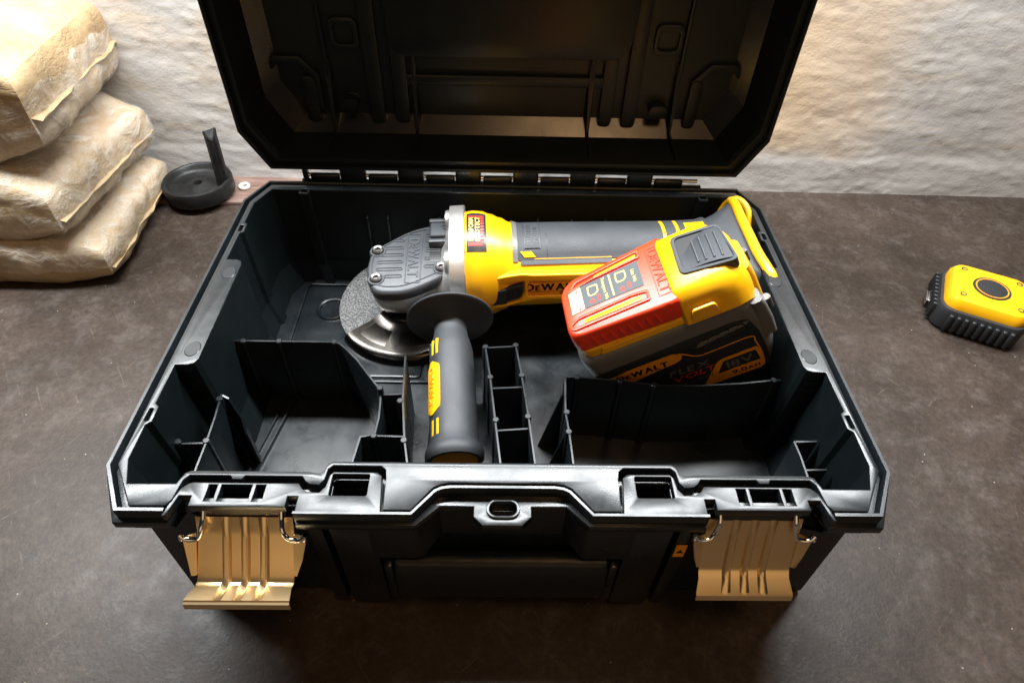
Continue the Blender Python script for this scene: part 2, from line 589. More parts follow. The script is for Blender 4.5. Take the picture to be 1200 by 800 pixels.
def lerp(a, b, t): return a + (b-a)*t
def smooth(poly, n=4, closed=True):
    # Catmull-Rom resample
    P = [Vector(p) for p in poly]
    out = []
    m = len(P)
    for i in range(m if closed else m-1):
        p0, p1, p2, p3 = P[(i-1) % m] if closed or i > 0 else P[0], P[i], P[(i+1) % m], P[(i+2) % m] if closed or i+2 < m else P[-1]
        for k in range(n):
            t = k/n
            out.append(0.5*((2*p1) + (p2-p0)*t + (2*p0-5*p1+4*p2-p3)*t*t + (3*p1-p0-3*p2+p3)*t**3))
    if not closed:
        out.append(P[-1])
    return out
def rrect(x0, x1, y0, y1, r, n=4):
    pts = []
    for cx, cy, a in ((x1-r, y1-r, 0), (x0+r, y1-r, 90), (x0+r, y0+r, 180), (x1-r, y0+r, 270)):
        for k in range(n+1):
            t = radians(a+90*k/n)
            pts.append((cx+r*cos(t), cy+r*sin(t)))
    return pts
def rounded(poly, r, n=3):
    # round every corner of a polygon by r
    out = []
    m = len(poly)
    for i in range(m):
        p = Vector(poly[i]); a = Vector(poly[i-1]); b = Vector(poly[(i+1) % m])
        da, db = (a-p), (b-p)
        d = min(r, da.length*.45, db.length*.45)
        A = p+da.normalized()*d; B = p+db.normalized()*d
        for k in range(n+1):
            t = k/n
            out.append(tuple(A*(1-t)**2 + 2*p*t*(1-t) + B*t*t))
    return out
def glyphs(mb, mtx, items, h, ext=0.15, bold=0.0, sx=1.0, gap=0.10, shear=0.0):
    # items: (text, relative size); laid out left to right on one baseline, centred on mtx
    ms, x = [], 0.0
    for s, k in items:
        cu = bpy.data.curves.new('t', 'FONT')
        cu.body = s
        cu.size = h/0.70*k
        cu.extrude = ext
        cu.shear = shear
        cu.resolution_u = 4
        ob = bpy.data.objects.new('t', cu)
        me = bpy.data.meshes.new_from_object(ob)
        bpy.data.objects.remove(ob); bpy.data.curves.remove(cu)
        lo = min(v.co.x for v in me.vertices); hi = max(v.co.x for v in me.vertices)
        ms.append((me, x-lo*sx+bold))
        x += (hi-lo)*sx + gap*h + 2*bold
    x -= gap*h
    sh = [(0, 0)] if bold < 0.02 else [(-bold, 0), (-bold/3, bold*.35), (bold/3, -bold*.35), (bold, 0)]
    for me, dx in ms:
        for q, (ex, ey) in enumerate(sh):
            mb.merge(me, mtx @ Matrix.Translation((dx-x/2+ex, -h/2+ey, 0.014*q)) @ Matrix.Diagonal((sx, 1, 1, 1)))
        bpy.data.meshes.remove(me)
def logo(mb, mtx, h, ext=0.15, bold=0.0, sx=1.0):
    glyphs(mb, mtx, [('D', 1), ('E', .74), ('W', 1), ('A', 1), ('L', 1), ('T', 1)], h, ext, bold, sx, 0.07)

# ------------------------------------------------------------------ setting
def build_setting():
    mb = MB()
    mb.plate([(-1400, -900), (1400, -900), (1400, 560), (-1400, 560)], [], -18, 0)
    o = mb.build('table_top', 'table', flat=True); o['kind'] = 'structure'
    # plaster wall, really uneven
    def steps(*segs):
        out = []
        for a, b, n in segs:
            out += [a + (b-a)*k/n for k in range(n)]
        return out + [segs[-1][1]]
    XS = steps((-1.5, -0.78, 40), (-0.78, 0.85, 540), (0.85, 1.5, 40))
    ZS = steps((-0.03, 0.50, 200), (0.50, 1.3, 50))
    nx, nz = len(XS)-1, len(ZS)-1
    vs, fs = [], []
    for z in ZS:
        for x in XS:
            d = 0.0024*noise.fractal(Vector((x*2.2, z*3.0, 3.0)), 0.9, 2.1, 4)
            d += 0.00065*noise.fractal(Vector((x*13+z*9, z*34, 1.0)), 0.8, 2.0, 4)
            f = 0.5+0.5*noise.noise(Vector((x*6, z*9, 7.0)))
            d -= 0.0016*f*max(0.0, noise.noise(Vector((x*95, z*120, 5.0)))-0.12)
            d -= 0.0005*noise.noise(Vector((x*60+z*20, z*150, 2.0)))*f
            pit = noise.noise(Vector((x*15, z*30, 9.0)))
            if pit > 0.60:
                d += (pit-0.60)*0.020
            t = max(0.0, min(1.0, (0.050 + 0.008*noise.noise(Vector((x*7, 0, 0))) - z)/0.012))
            d -= 0.0009*t*t*(3-2*t)
            vs.append((x, 0.5115 - 0.009*x + d, z))
    for j in range(nz):
        for i in range(nx):
            a = j*(nx+1)+i
            fs.append((a, a+1, a+nx+2, a+nx+1))
    me = bpy.data.meshes.new('wall')
    me.from_pydata(vs, [], fs)
    me.polygons.foreach_set('use_smooth', [True]*len(me.polygons))
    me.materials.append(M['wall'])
    o = bpy.data.objects.new('wall', me)
    COL.objects.link(o)
    o['kind'] = 'structure'
    # back board on the left, edge facing the bench
    mb = MB()
    mb.box(-1390, -214, 459, 530, -2, 4.5, 0.8, 2)
    o = mb.build('back_ledge', 'ledge'); o['kind'] = 'structure'
build_setting()

# ------------------------------------------------------------------ tool case
H = 120.0
CASE_ORG = Vector((0, 160, 0))
case = thing('tool_case', 'open black plastic tool case with divided interior, upright lid and two brassy latches', 'tool case', Matrix.Translation((0, .160, 0)))
def CB(): return MB(CASE_ORG)

def mirror(half):
    # half: points with x<0 ordered left to right; append mirror
    return half + [(-x, y) for x, y in reversed(half)]

OUT = [(-205.7, 321), (-220, 290), (-220, 28.6), (-203.6, 0), (203.6, 0), (220, 28.6), (220, 290), (205.7, 321)]
GRV = [(-202.2, 314), (-213.4, 287.5), (-213.4, 30.2)]           # back/side part of the outline of the inner rim (left half, back to front)
FRONT = [(-197.5, 5), (-196.5, 4.5), (-178.2, 4.7), (-175.8, 8), (-174.7, 16.5), (-173.9, 20.5), (-171.3, 23.3), (-149.3, 23.3), (-147.8, 21), (-142.6, 21), (-141.3, 23.3), (-110.2, 23.2), (-108, 20.3), (-105.4, 18.4), (-100, 17.9), (-97.6, 21.5), (-96.9, 28), (-94.4, 30.3), (-67.9, 30.2), (-65, 28), (-64.2, 22.5), (-63.4, 3.2), (-48.8, 3.2), (-37.7, 16.9), (-34, 18.8), (-29, 19.9)]
CAV = [(-199.5, 307.5), (-176, 307.5), (-176, 301.5), (-168, 301.5), (-168, 307.5), (0, 307.5)]  # back edge, left half from corner to middle
CAVS = [(-199.5, 307.5), (-209, 286), (-209, 258), (-206.3, 256.5), (-206.3, 246), (-209, 244), (-209, 211), (-201, 211), (-197.6, 209), (-196.2, 205), (-195.8, 110), (-197.4, 106), (-201, 104.4), (-209, 104.4), (-209, 73), (-206.2, 70.5), (-206.2, 59.5), (-209, 57), (-209, 33.5), (-203.2, 17.8), (-177.0, 18.1), (-176, 21), (-174.5, 24.8), (-171.5, 26.3), (-108, 26.3), (-101.5, 25.2), (-98.8, 26.8), (-97.9, 31), (-95.4, 33), (-64, 33.1), (0, 33.1)]
def cavity():
    left = list(reversed(CAVS))                 # front middle -> left -> back corner
    left += [(-176, 307.5), (-176, 301.5), (-168, 301.5), (-168, 307.5)]
    right = [(-x, y) for x, y in reversed(left)]
    return left + right[:-1]
def inner_outline():
    left = list(reversed(GRV[:])) ; front = list(reversed(FRONT))
    l = front + left                            # from front middle to left to back
    r = [(-x, y) for x, y in reversed(l)]
    return l + r
CAVP = cavity()

def scaled(poly, kx, ky, dy=0.0):
    return [(x*kx, 165 + (y-165)*ky + dy) for x, y in poly]

# interior tub (walls with draft, floor)
mb = CB()
def ring(poly, z): return [Vector((x, y, z)) for x, y in poly]
def cham(poly, d):
    return [(max(-205+d, min(205-d, x*0.972)), 165 + (y-165)*0.955) for x, y in poly]
r_top, r_mid = CAVP, scaled(CAVP, 0.984, 0.972)
mb.loft([ring(r_top, 118.5), ring(scaled(CAVP, 0.993, 0.988), 75), ring(scaled(CAVP, 0.986, 0.975), 46), ring(scaled(CAVP, 0.945, 0.935), 23.5)], cap0=False, cap1=False)
shell = mb.build('inner_tub', 'tub', case, 8)
mb = CB()
mb.plate(scaled(CAVP, 0.95, 0.94), [], 22.0, 24.0)
mb.build('tub_floor', 'case', case)

# outer body
mb = CB()
ob_top = [(-201, 313), (-213, 287), (-213, 36), (-202, 12.0), (202, 12.0), (213, 36), (213, 287), (201, 313)]
ob_bot = [(-198, 309), (-208, 284), (-208, 34), (-203, 11), (203, 11), (208, 34), (208, 284), (198, 309)]
mb.loft([ring(ob_top, 108), ring(ob_bot, 3), ring(scaled(ob_bot, .99, .985), 0.2)], cap0=False)
mb.build('outer_body', 'case', case)

# groove floor between the outer ridge and the inner rim
mb = CB()
WIN = [[(-159.5, 8), (-154.6, 8), (-154.6, 18.2), (-159.5, 18.2)], [(-152.6, 8), (-136, 8), (-136, 18.2), (-152.6, 18.2)], [(-134, 8), (-128.6, 8), (-128.6, 18.2), (-134, 18.2)], rounded([(-94, 12), (-73.4, 12), (-73.4, 25.3), (-94, 25.3)], 1.2)]
def mir(p): return [(-x, y) for x, y in reversed(p)]
flr = [(-203, 318), (-217, 289), (-217, 29.4), (-201, 2.8), (-179, 2.8), (-176, 12.5), (-108.5, 12.5), (-108.5, 3), (-48, 3), (-36.5, 17), (-30, 19), (30, 19), (36.5, 17), (48, 3), (108.5, 3), (108.5, 12.5), (176, 12.5), (179, 2.8), (201, 2.8), (217, 29.4), (217, 289), (203, 318)]
mb.plate(flr, [CAVP] + WIN + [mir(w) for w in WIN], 99, 103)
mb.build('seal_groove', 'case', case)

# inner rim with side ledges, notches
mb = CB()
slots = []
for sx in (-1, 1):
    for y0, y1 in ((59.8, 69.2), (246.5, 255)):
        p = rrect(-211.2, -208.6, y0, y1, 0.8, 2)
        slots.append(p if sx < 0 else mir(p))
    p = rrect(-175, -169, 303.2, 308.6, 0.8, 2)
    slots.append(p if sx < 0 else mir(p))
INN = inner_outline()
mb.plate(INN, [CAVP] + slots, 110, 120, 0.55)
rim = mb.build('inner_rim', 'case', case, 40)
# ridge line along the inner rim and round moulding marks on the side ledges
mb = CB()
for sx in (-1, 1):
    for y in (195, 118):
        mb = CB()
        mb.lathe([(0.01, 120.35), (4.6, 120.35), (5.0, 120.0), (5.0, 119.4)], 24, Matrix.Translation((sx*202.3, y, 0)) @ Matrix.Diagonal((1, 1.35, 1, 1)))
        mb.build('moulding_mark', 'case', rim)

# outer ridge (a thin upright lip round three sides and in pieces along the front)
mb = CB()
rid = [(-178, 2.4), (-203.0, 2.4), (-218.2, 29.2), (-218.2, 289.6), (-204.6, 319.2), (204.6, 319.2), (218.2, 289.6), (218.2, 29.2), (203.0, 2.4), (178, 2.4)]
mb.strip([(x, y, 120.2) for x, y in rid], 103, 2.4)
mb.build('outer_ridge', 'case', case, 40)
mb = CB()
cr = [(-110.5, 1.3), (-48.4, 1.3), (-36.9, 15), (-33.5, 16.8), (-28.5, 17.6), (28.5, 17.6), (33.5, 16.8), (36.9, 15), (48.4, 1.3), (110.5, 1.3)]
mb.strip([(x, y, 120.0) for x, y in cr], 110, 1.9)
mb.build('centre_ridge', 'case', case, 40)

# flange under the ridge
mb = CB()
fl = [(-207.5, 323.5), (-222, 291), (-222, 28), (-206.5, -1.2), (-177.6, -1.2), (-175.2, 9), (-170.5, 19.6), (-110.2, 19.6), (-110.2, -1.4), (-46.5, -1.6), (-34, 10), (-15.6, 10), (-15.6, 4), (-10.6, -1.2), (10.6, -1.2), (15.8, 4), (15.8, 10), (35, 10), (46.8, -1.6), (110.2, -1.4), (110.2, 19.6), (170.5, 19.6), (175.2, 9), (177.6, -1.2), (206.5, -1.2), (222, 28), (222, 291), (207.5, 323.5)]
hole = rrect(-7.2, 8.0, 4.0, 12.4, 4.1, 6)
mb.plate(fl, [CAVP, hole, WIN[3], mir(WIN[3])], 106.5, 112.2, 0.5)
mb.build('rim_flange', 'case', case, 40)
mb = CB()
mb.plate(rrect(-8.8, 9.6, 2.4, 14.0, 5.7, 6), [hole], 111.5, 113.6, 0.4)
mb.build('eyelet', 'case', case, 40)

# front latch tables on both sides
DL = [(-178.4, -0.8), (-176.6, 8), (-173.8, 15.5), (-170.6, 18.7), (-168, 19.4), (-111.2, 19.3), (-109, 16.2), (-105.8, 14.2), (-99.2, 13.8), (-96.4, 17.5), (-95.6, 24.5), (-93.6, 26.8), (-69.6, 26.7), (-66.8, 24.3), (-65.0, 3.0), (-65.0, 0.8), (-109.8, 0.8), (-109.8, 11.4), (-115.6, 11.4), (-115.6, 5), (-166.6, 5), (-166.6, 11.2), (-173.3, 11.2), (-175.2, 4), (-176.6, -0.8)]
for sx in (1, -1):
    mb = CB()
    f = (lambda p: p) if sx > 0 else mir
    mb.plate(f(DL), [f(w) for w in WIN], 113.5, 119.2, 0.4)
    # front face of the latch keeper, sloping back under
    vs = []
    x0, x1 = (-166.6, -115.6) if sx > 0 else (115.6, 166.6)
    mb.loft([[Vector((x0+1, 7.0, 115)), Vector((x1-1, 7.0, 115)), Vector((x1, 12, 115)), Vector((x0, 12, 115))], [Vector((x0+4, 6.6, 101)), Vector((x1-4, 6.6, 101)), Vector((x1-4, 14, 101)), Vector((x0+4, 14, 101))]])
    mb.build('latch_keeper', 'case', case, 35)
    # wells under the windows
    mb = CB()
    xw0, xw1 = (-162, -70) if sx > 0 else (70, 162)
    mb.box(xw0, xw1, 11.8, 27.5, 60, 62)
    mb.build('well_floor', 'case', case)

# dividers
divs = {
 'a': [(-197, 155, 90), (-123, 155, 90), (-119, 153.5, 90), (-114, 149, 90), (-104, 138.5, 89.4), (-94, 125, 88.8), (-84, 112, 88)],
 'b': [(-84, 112, 85), (-83, 103, 85), (-82.3, 90, 85), (-83, 77, 85), (-92, 75, 85), (-95, 44, 85)],
 'c': [(-83, 111, 84), (-67, 112, 84)],
 'd': [(-70, 142, 90), (-67.5, 104, 90), (-62.5, 70, 90), (-57.5, 46, 90)],
 'e': [(-83, 76, 85), (-63, 75.5, 85)],
 'f': [(-188.8, 105, 90), (-187, 85, 90), (-186.2, 67, 90), (-186, 40, 90)],
 'g': [(-208, 66, 88), (-186.5, 67, 88)],
 'h': [(-13, 152, 90), (-9, 123, 90), (-5, 86, 90), (-1, 50, 90)],
 'i': [(9, 154, 90), (13, 125, 90), (17, 89, 90), (20.5, 50, 90)],
 'j': [(-13, 152, 89), (9, 154, 89)],
 'k': [(-8.3, 117, 85), (13.3, 118.5, 85)],
 'l': [(-4.2, 81, 85), (17.2, 83, 85)],
 'm': [(43.4, 124, 90), (41.6, 93, 90), (43, 77, 90), (44.4, 44, 90)],
 'n': [(43.4, 124, 90), (52, 124, 90), (82, 121.2, 90), (107, 117.4, 90), (136, 117.4, 90), (167, 120, 90), (191, 123.4, 90), (203, 123.4, 90)],
 'o': [(188, 71, 90), (188.6, 60, 90), (188, 42, 90)],
 'p': [(188, 71, 90), (203, 71.5, 90)],
 'q': [(188.3, 51, 88), (203, 51.5, 88)],
}
pegs = {'a': [(-189, 155), (-163, 155), (-123, 155), (-84, 112)], 'd': [(-68.9, 101), (-62.8, 69)], 'e': [(-83.5, 76)], 'f': [(-189, 101), (-186.5, 67.2)], 'g': [(-204, 66.2)],
        'h': [(-13, 152), (-9, 123), (-4.6, 86)], 'i': [(9, 154), (13, 125), (16.6, 89)], 'm': [(42.4, 93), (42.8, 77)], 'n': [(52, 124), (82, 121), (105, 117.6), (190, 123.3)]}
for k, pts in divs.items():
    mb = CB()
    mb.strip(pts, 10, 1.5)
    d = mb.build('divider', 'case', case, 45)
    for px, py in pegs.get(k, []):
        mb = CB()
        z = 90.6 if k != 'e' else 85.6
        mb.cyl((px, py, 10), (px, py, z), 2.9, 2.3, 12, 0.5)
        mb.build('peg', 'case', d, 40)
# triangular gussets and low ribs
mb = CB()
for y in (112, 79):
    mb.loft([[Vector((42, y+.8, 88)), Vector((42, y-.8, 88)), Vector((42, y-.8, 10)), Vector((42, y+.8, 10))], [Vector((40, y+.8, 82)), Vector((40, y-.8, 82)), Vector((24, y-.8, 10)), Vector((24, y+.8, 10))]])
mb.build('gusset', 'case', case)
mb = CB()
mb.strip([(-189, 104.5, 90), (-184, 103, 88), (-178, 98, 72), (-176, 92, 62)], 10, 1.5)
mb.build('divider', 'case', case)
# left bin trench, tray and ring on the floor
mb = CB()
mb.strip([(-165, 152, 27.5), (-181, 62, 27.5)], 23, 1.3)
mb.build('floor_rib', 'case', case)
mb = CB()
mb.strip([(-172, 152, 26.5), (-187, 66, 26.5)], 23, 1.3)
mb.build('floor_rib', 'case', case)
mb = CB()
mb.plate([(-187, 172), (-60, 172), (-60, 302), (-176, 302), (-187, 284)], [rounded([(-183.6, 176), (-66, 176), (-66, 292), (-183.6, 292)], 3)], 23.5, 26.2, 0.5)
mb.build('floor_tray', 'case', case, 40)
mb = CB()
mb.plate(rounded([(-182, 178), (-68, 178), (-68, 290), (-182, 290)], 3), [], 23.5, 25.6, 0.5)
mb.build('tray_plate', 'case', case, 40)
mb = CB()
mb.lathe([(11.2, 25.4), (11.6, 27.0), (13.0, 27.8), (14.4, 27.0), (15.0, 25.4)], 36, Matrix.Translation((-155, 258, 0)))
mb.build('tray_ring', 'case', case, 40)
mb = CB()
mb.box(-56, -3, 48, 150, 23, 27, 1.2)
mb.build('floor_pad', 'case', case)
for x in (-121, -103, -58, -12, 30, 60, 90, 170):
    mb = CB()
    mb.box(x-.8, x+.8, 301, 306, 14, 96, 0.5)
    mb.build('wall_rib', 'case', case)

# front: pilasters, brow, carrying handle
for sx in (-1, 1):
    mb = CB()
    x0, x1 = sorted((sx*71, sx*95))
    mb.box(x0, x1, 0.6, 13, 6, 106, 1.4, 2)
    mb.build('pilaster', 'case', case)
    mb = CB()
    x0, x1 = sorted((sx*99.5, sx*108))
    mb.box(x0, x1, 3.0, 13, 3, 106, 1.2, 2)
    mb.build('pilaster', 'case', case)
mb = CB()
path = [(-73, -1, 72), (-48, -1, 72), (-45, 0.2, 72), (-34.5, 9.6, 82), (35, 9.6, 82), (45.4, 0.2, 72), (48.4, -1, 72), (73.5, -1, 72)]
rings = []
for x, y, z in path:
    rings.append([Vector((x, y, 108)), Vector((x, y, z+1.0)), Vector((x, y+1.2, z)), Vector((x, y+14, z)), Vector((x, y+14, 108))])
mb.loft(rings)
mb.build('front_brow', 'case', case, 25)
mb = CB()
prof = []
for k in range(24):
    t = 2*pi*k/24
    cy, cz = cos(t), sin(t)
    prof.append((8.0*math.copysign(abs(cy)**.6, cy), 24*math.copysign(abs(cz)**.75, cz)))
rings = []
xs = [-63, -62, -58] + [i for i in range(-54, 56, 3)] + [58, 62, 63]
for x in xs:
    k = 0.93 if abs(x) > 62.5 else 1.0
    fl_ = 0.16*cos(x*2*pi/18.0) if abs(x) < 56 else 0
    rings.append([Vector((x, 3+(k*a+(fl_ if a < 0 else 0)), 43+k*b)) for a, b in prof])
mb.loft(rings)
hd = mb.build('carry_handle', 'lid', case, 50)
for sx in (-1, 1):
    mb = CB()
    x0, x1 = sorted((sx*63.6, sx*69))
    mb.box(x0, x1, -3, 12, 20, 66, 1.5)
    mb.build('handle_hub', 'case', hd)

# orange warning sticker on the front wall, with its triangle
mb = CB()
mb.box(100.5, 106.8, 2.2, 2.6, 70, 84, 0)
st = mb.build('warning_sticker', 'orange', case, flat=True)
mb = CB()
fx = frame((103.7, 2.1, 77), (1, 0, 0), (0, 0, 1), (0, -1, 0))
mb.plate([(-2.2, -2), (2.2, -2), (0, 2)], [], 0, 0.1, 0, fx)
mb.build('warning_triangle', 'printblack', st, flat=True)

# latches
def latch(cx, prof, name_label):
    # prof: (y, z) from the pivot down to the lip
    w = 26.5
    mb = CB()
    ribs = (-10.3, 0, 10.3)
    xs = [-w]
    for r in ribs:
        xs += [r-2.6, r-1.7, r-0.7, r+0.7, r+1.7, r+2.6]
    xs.append(w)
    def hgt(x):
        for r in ribs:
            d = abs(x-r)
            if d < 0.9: return 2.1
            if d < 2.0: return 1.5
        return 0.0
    # smooth the side profile
    P = [Vector((0, a, b)) for a, b in prof]
    rows = []
    def nrm(i):
        a = P[max(0, i-1)]; b = P[min(len(P)-1, i+1)]
        t = (b-a).normalized()
        return Vector((0, t.z, -t.y))
    Ps = []
    for i, p in enumerate(P):
        Ps.append((p, nrm(i)))
    outer, inner = [], []
    L = len(Ps)
    for i, (p, n_) in enumerate(Ps):
        if n_.y > 0: n_ = -n_
        k = 1.0 if 0 < i < L-3 else 0.0
        grow = 0.0
        if i >= L-3: grow = 1.6
        outer.append([Vector((cx+x*(1+grow/w), p.y, p.z)) + n_*hgt(x)*k for x in xs])
        inner.append([Vector((cx+x*(1+grow/w), p.y, p.z)) + n_*(hgt(x)*k-1.0) for x in xs])
    rings = [o + list(reversed(i)) for o, i in zip(outer, inner)]
    mb.loft(rings)
    plate = mb.build('latch_plate', 'gold', case, 26)
    # side ears, splayed out from the edges of the plate
    for sx in (-1, 1):
        mb = CB()
        top = Vector((cx+sx*w, prof[2][0], prof[2][1])); mid = Vector((cx+sx*w, prof[3][0], prof[3][1])); low = Vector((cx+sx*w, prof[4][0], prof[4][1]+1.5))
        wing = [top + Vector((0, 0, 3)), top + Vector((sx*6.0, -2.2, 3.0)), top + Vector((sx*7.0, -2.8, 0.0)), mid + Vector((sx*4.6, -2.4, -1.0)), low + Vector((sx*2.2, -1.2, 1.5)), low + Vector((sx*1.4, -.4, -0.2)), low]
        back = [p + Vector((0, .9, -.45)) for p in wing]
        mb.loft([wing, back])
        mb.build('latch_ear', 'gold', plate, 20)
    # chrome bail wire
    for sx in (-1, 1):
        mb = CB()
        y0, z0 = prof[2]
        pts = smooth([(cx+sx*(w-5.5), 10, 112), (cx+sx*(w-5.4), 4.6, 107), (cx+sx*(w-4.6), y0-0.5, z0+8), (cx+sx*(w-2.6), y0-2.6, z0+3.4), (cx+sx*(w+1.4), y0-3.4, z0+2.2), (cx+sx*(w+5.0), y0-3.2, z0+3.0), (cx+sx*(w+7.2), y0-2.0, z0+5.0)], 6, False)
        mb.tube(pts, 1.5, 12)
        mb.cyl((cx+sx*(w+6.0), y0-2.6, z0+2.2), (cx+sx*(w+8.0), y0-2.6, z0+2.2), 1.9, None, 12, 0.5)
        mb.build('bail_wire', 'chrome', plate, 60)
    return plate
latch(-141, [(6, 106), (2.2, 98.5), (0.2, 95.6), (-7.5, 87.2), (-15.2, 78.9), (-18.0, 77.6), (-22, 78.6), (-30.5, 82.2), (-32.0, 81.8), (-32.6, 77.2)], 'l')
latch(141, [(7, 106), (4.4, 97), (3.2, 93.4), (-1.0, 82), (-5.0, 71.2), (-6.6, 69.0), (-9.5, 66.8), (-15.8, 62.2), (-17.3, 61.4), (-18.3, 57.4)], 'r')

# hinge
mb = CB()
mb.box(-178, 174, 323.2, 326.4, 104, 119.8, 0.4)
hinge = mb.build('hinge_plate', 'case', case)
xk = [-157 + 50.2*k for k in range(7)]
for x in xk:
    mb = CB()
    mb.box(x-12.6, x+12.6, 321.6, 326.4, 119.2, 126.2, 1.8, 3)
    mb.build('hinge_knuckle', 'case', hinge)
ed = [-176] + sum([[x-14.6, x+13.4] for x in xk], []) + [None]
for a, b_ in zip(ed[0::2], ed[1::2]):
    if b_ is None or b_ - a < 3: continue
    mb = CB()
    mb.box(a, b_, 321.2, 329, 119.2, 133.4, 2.0, 3)
    mb.build('hinge_knuckle', 'case', hinge)
mb = CB()
mb.cyl((-174, 325.2, 124), (170, 325.2, 124), 1.6, None, 10)
mb.build('hinge_pin', 'steel', hinge)

# ------------------------------------------------------------------ lid (part of the case, standing upright at the back)
def lring(o, y):        # o: (x, z) polygon
    return [Vector((x, y, z)) for x, z in o]
ZB, ZT = 131.5, 455
LO = [(-201, ZB), (-220, 165), (-220, ZT-30), (-204, ZT), (204, ZT), (220, ZT-30), (220, 165), (201, ZB)]
zc = (ZB+ZT)/2
def lsc(poly, dx, dz):
    return [(x*(1-dx/220.0), zc + (z-zc)*(1-dz/((ZT-ZB)/2))) for x, z in poly]
mb = CB()
mb.loft([lring(LO, 321), lring(lsc(LO, -1.0, -1.0), 322), lring(lsc(LO, -1.0, -1.0), 329), lring(lsc(LO, 7, 7), 331), lring(lsc(LO, 9, 9), 372), lring(lsc(LO, 20, 20), 386)], cap0=False)
mb.loft([lring(LO, 321), lring(lsc(LO, 2.4, 2.4), 321), lring(lsc(LO, 2.8, 2.8), 326), lring(lsc(LO, 6.2, 6.2), 326), lring(lsc(LO, 6.8, 6.8), 322.5), lring(lsc(LO, 9.0, 9.0), 322.5), lring(lsc(LO, 10.5, 10.5), 326), lring(lsc(LO, 12.5, 11.0), 365.5)], cap0=False, cap1=False)
lid = mb.build('lid', 'lid', case, 24)
mb = CB()
mb.loft([lring(lsc(LO, 12.5, 11.0), 365.5), lring(lsc(LO, 25, 23.5), 378)], cap0=False, cap1=False)
mb.build('lid_slope', 'lidslope', lid, 10)
mb = CB()
mb.loft([lring(lsc(LO, 24, 22.5), 378), lring(lsc(LO, 24, 22.5), 380)])
mb.build('lid_panel', 'lid', lid, 24)
def lf(x, z, y=378.0):   # frame on the lid panel, looking out to the camera
    return frame((x, y, z), (1, 0, 0), (0, 0, 1), (0, -1, 0))
mb = CB()
mb.plate(rounded([(-88, 209), (93, 209), (103, 219), (110, 330), (110, 380), (-104, 380), (-104, 330), (-97, 219)], 8), [], 0, 9, 1.5, lf(0, 0))
mb.build('lid_pad', 'lid', lid, 40)
mb = CB()
mb.plate(rounded([(-98, 152), (-86, 152), (-86, 184), (84, 184), (84, 152), (95, 152), (95, 193), (-98, 193)], 4), [], 0, 5.5, 1.2, lf(0, 0))
mb.build('lid_bead', 'lid', lid, 40)
def vrib(x0, x1, z0, z1, d=6.5, name='lid_channel'):
    mb = CB()
    mb.plate(rrect(x0, x1, z0, z1, min(5, (x1-x0)/2-.2), 5), [], 0, d, 0.7, lf(0, 0))
    mb.build(name, 'lid', lid, 40)
for a in ((-119.5, -107, 149, 400), (83, 94.5, 150, 235), (103.5, 116, 149, 400), (-97.5, -85, 150, 235), (-176, -164, 149.5, 190), (159.5, 170, 149.5, 192)):
    vrib(*a)
for a in ((-141, -129, 165, 173), (126, 142, 162, 172)):
    vrib(*a, 12, 'lid_lug')
for sx in (-1, 1):
    mb = CB()
    arc = [(160, 160), (160, 191), (174, 206), (195, 206), (204, 198)]
    inn = [(166, 160), (166, 188.5), (176.5, 200), (193, 200), (199, 194)]
    p = arc + list(reversed(inn))
    if sx < 0: p = mir(p)
    mb.plate(p, [], 0, 5, 1.0, lf(0, 0))
    mb.build('lid_bead', 'lid', lid, 40)
    mb = CB()
    p = rrect(122, 146, 212, 237, 6, 4); q = rrect(126, 152, 216, 233, 4, 4)
    ph = p if sx > 0 else mir(p)
    qh = rrect(126, 142, 216, 233, 4, 4); qh = qh if sx > 0 else mir(qh)
    mb.plate(ph, [qh], 0, 4, 0.8, lf(0, 0))
    mb.build('lid_bead', 'lid', lid, 40)
# upright webs crossing the inner ledge of the lid
for x in (-152, -79, 73.5, 148):
    mb = CB()
    mb.loft([[Vector((x-.9, 326, 142.4)), Vector((x+.9, 326, 142.4)), Vector((x+.9, 330, 144.5)), Vector((x-.9, 330, 144.5))], [Vector((x-.9, 362, 141)), Vector((x+.9, 362, 141)), Vector((x+.9, 366, 147)), Vector((x-.9, 366, 147))], [Vector((x-3.5, 378, 150)), Vector((x+3.5, 378, 150)), Vector((x+2.5, 374, 205)), Vector((x-2.5, 374, 205))]])
    mb.box(x-1.6, x+1.6, 372, 379, 150, 430, 0.8)
    mb.build('lid_web', 'lid', lid)

# ------------------------------------------------------------------ angle grinder
def grinder_frame():
    a, yaw, rl = 0.107, 0.0439, 0.0237
    X = Vector((cos(yaw)*cos(rl), sin(yaw)*cos(rl), sin(rl)))
    Z = Vector((0, -sin(a), cos(a)))
    Z = (Z - X*X.dot(Z)).normalized()
    Y = Z.cross(X)
    return frame((-0.0844, 0.2505, 0.0827), X, Y, Z)
gr = thing('angle_grinder', 'yellow and grey cordless angle grinder with cutting disc and black side handle', 'angle grinder', grinder_frame())

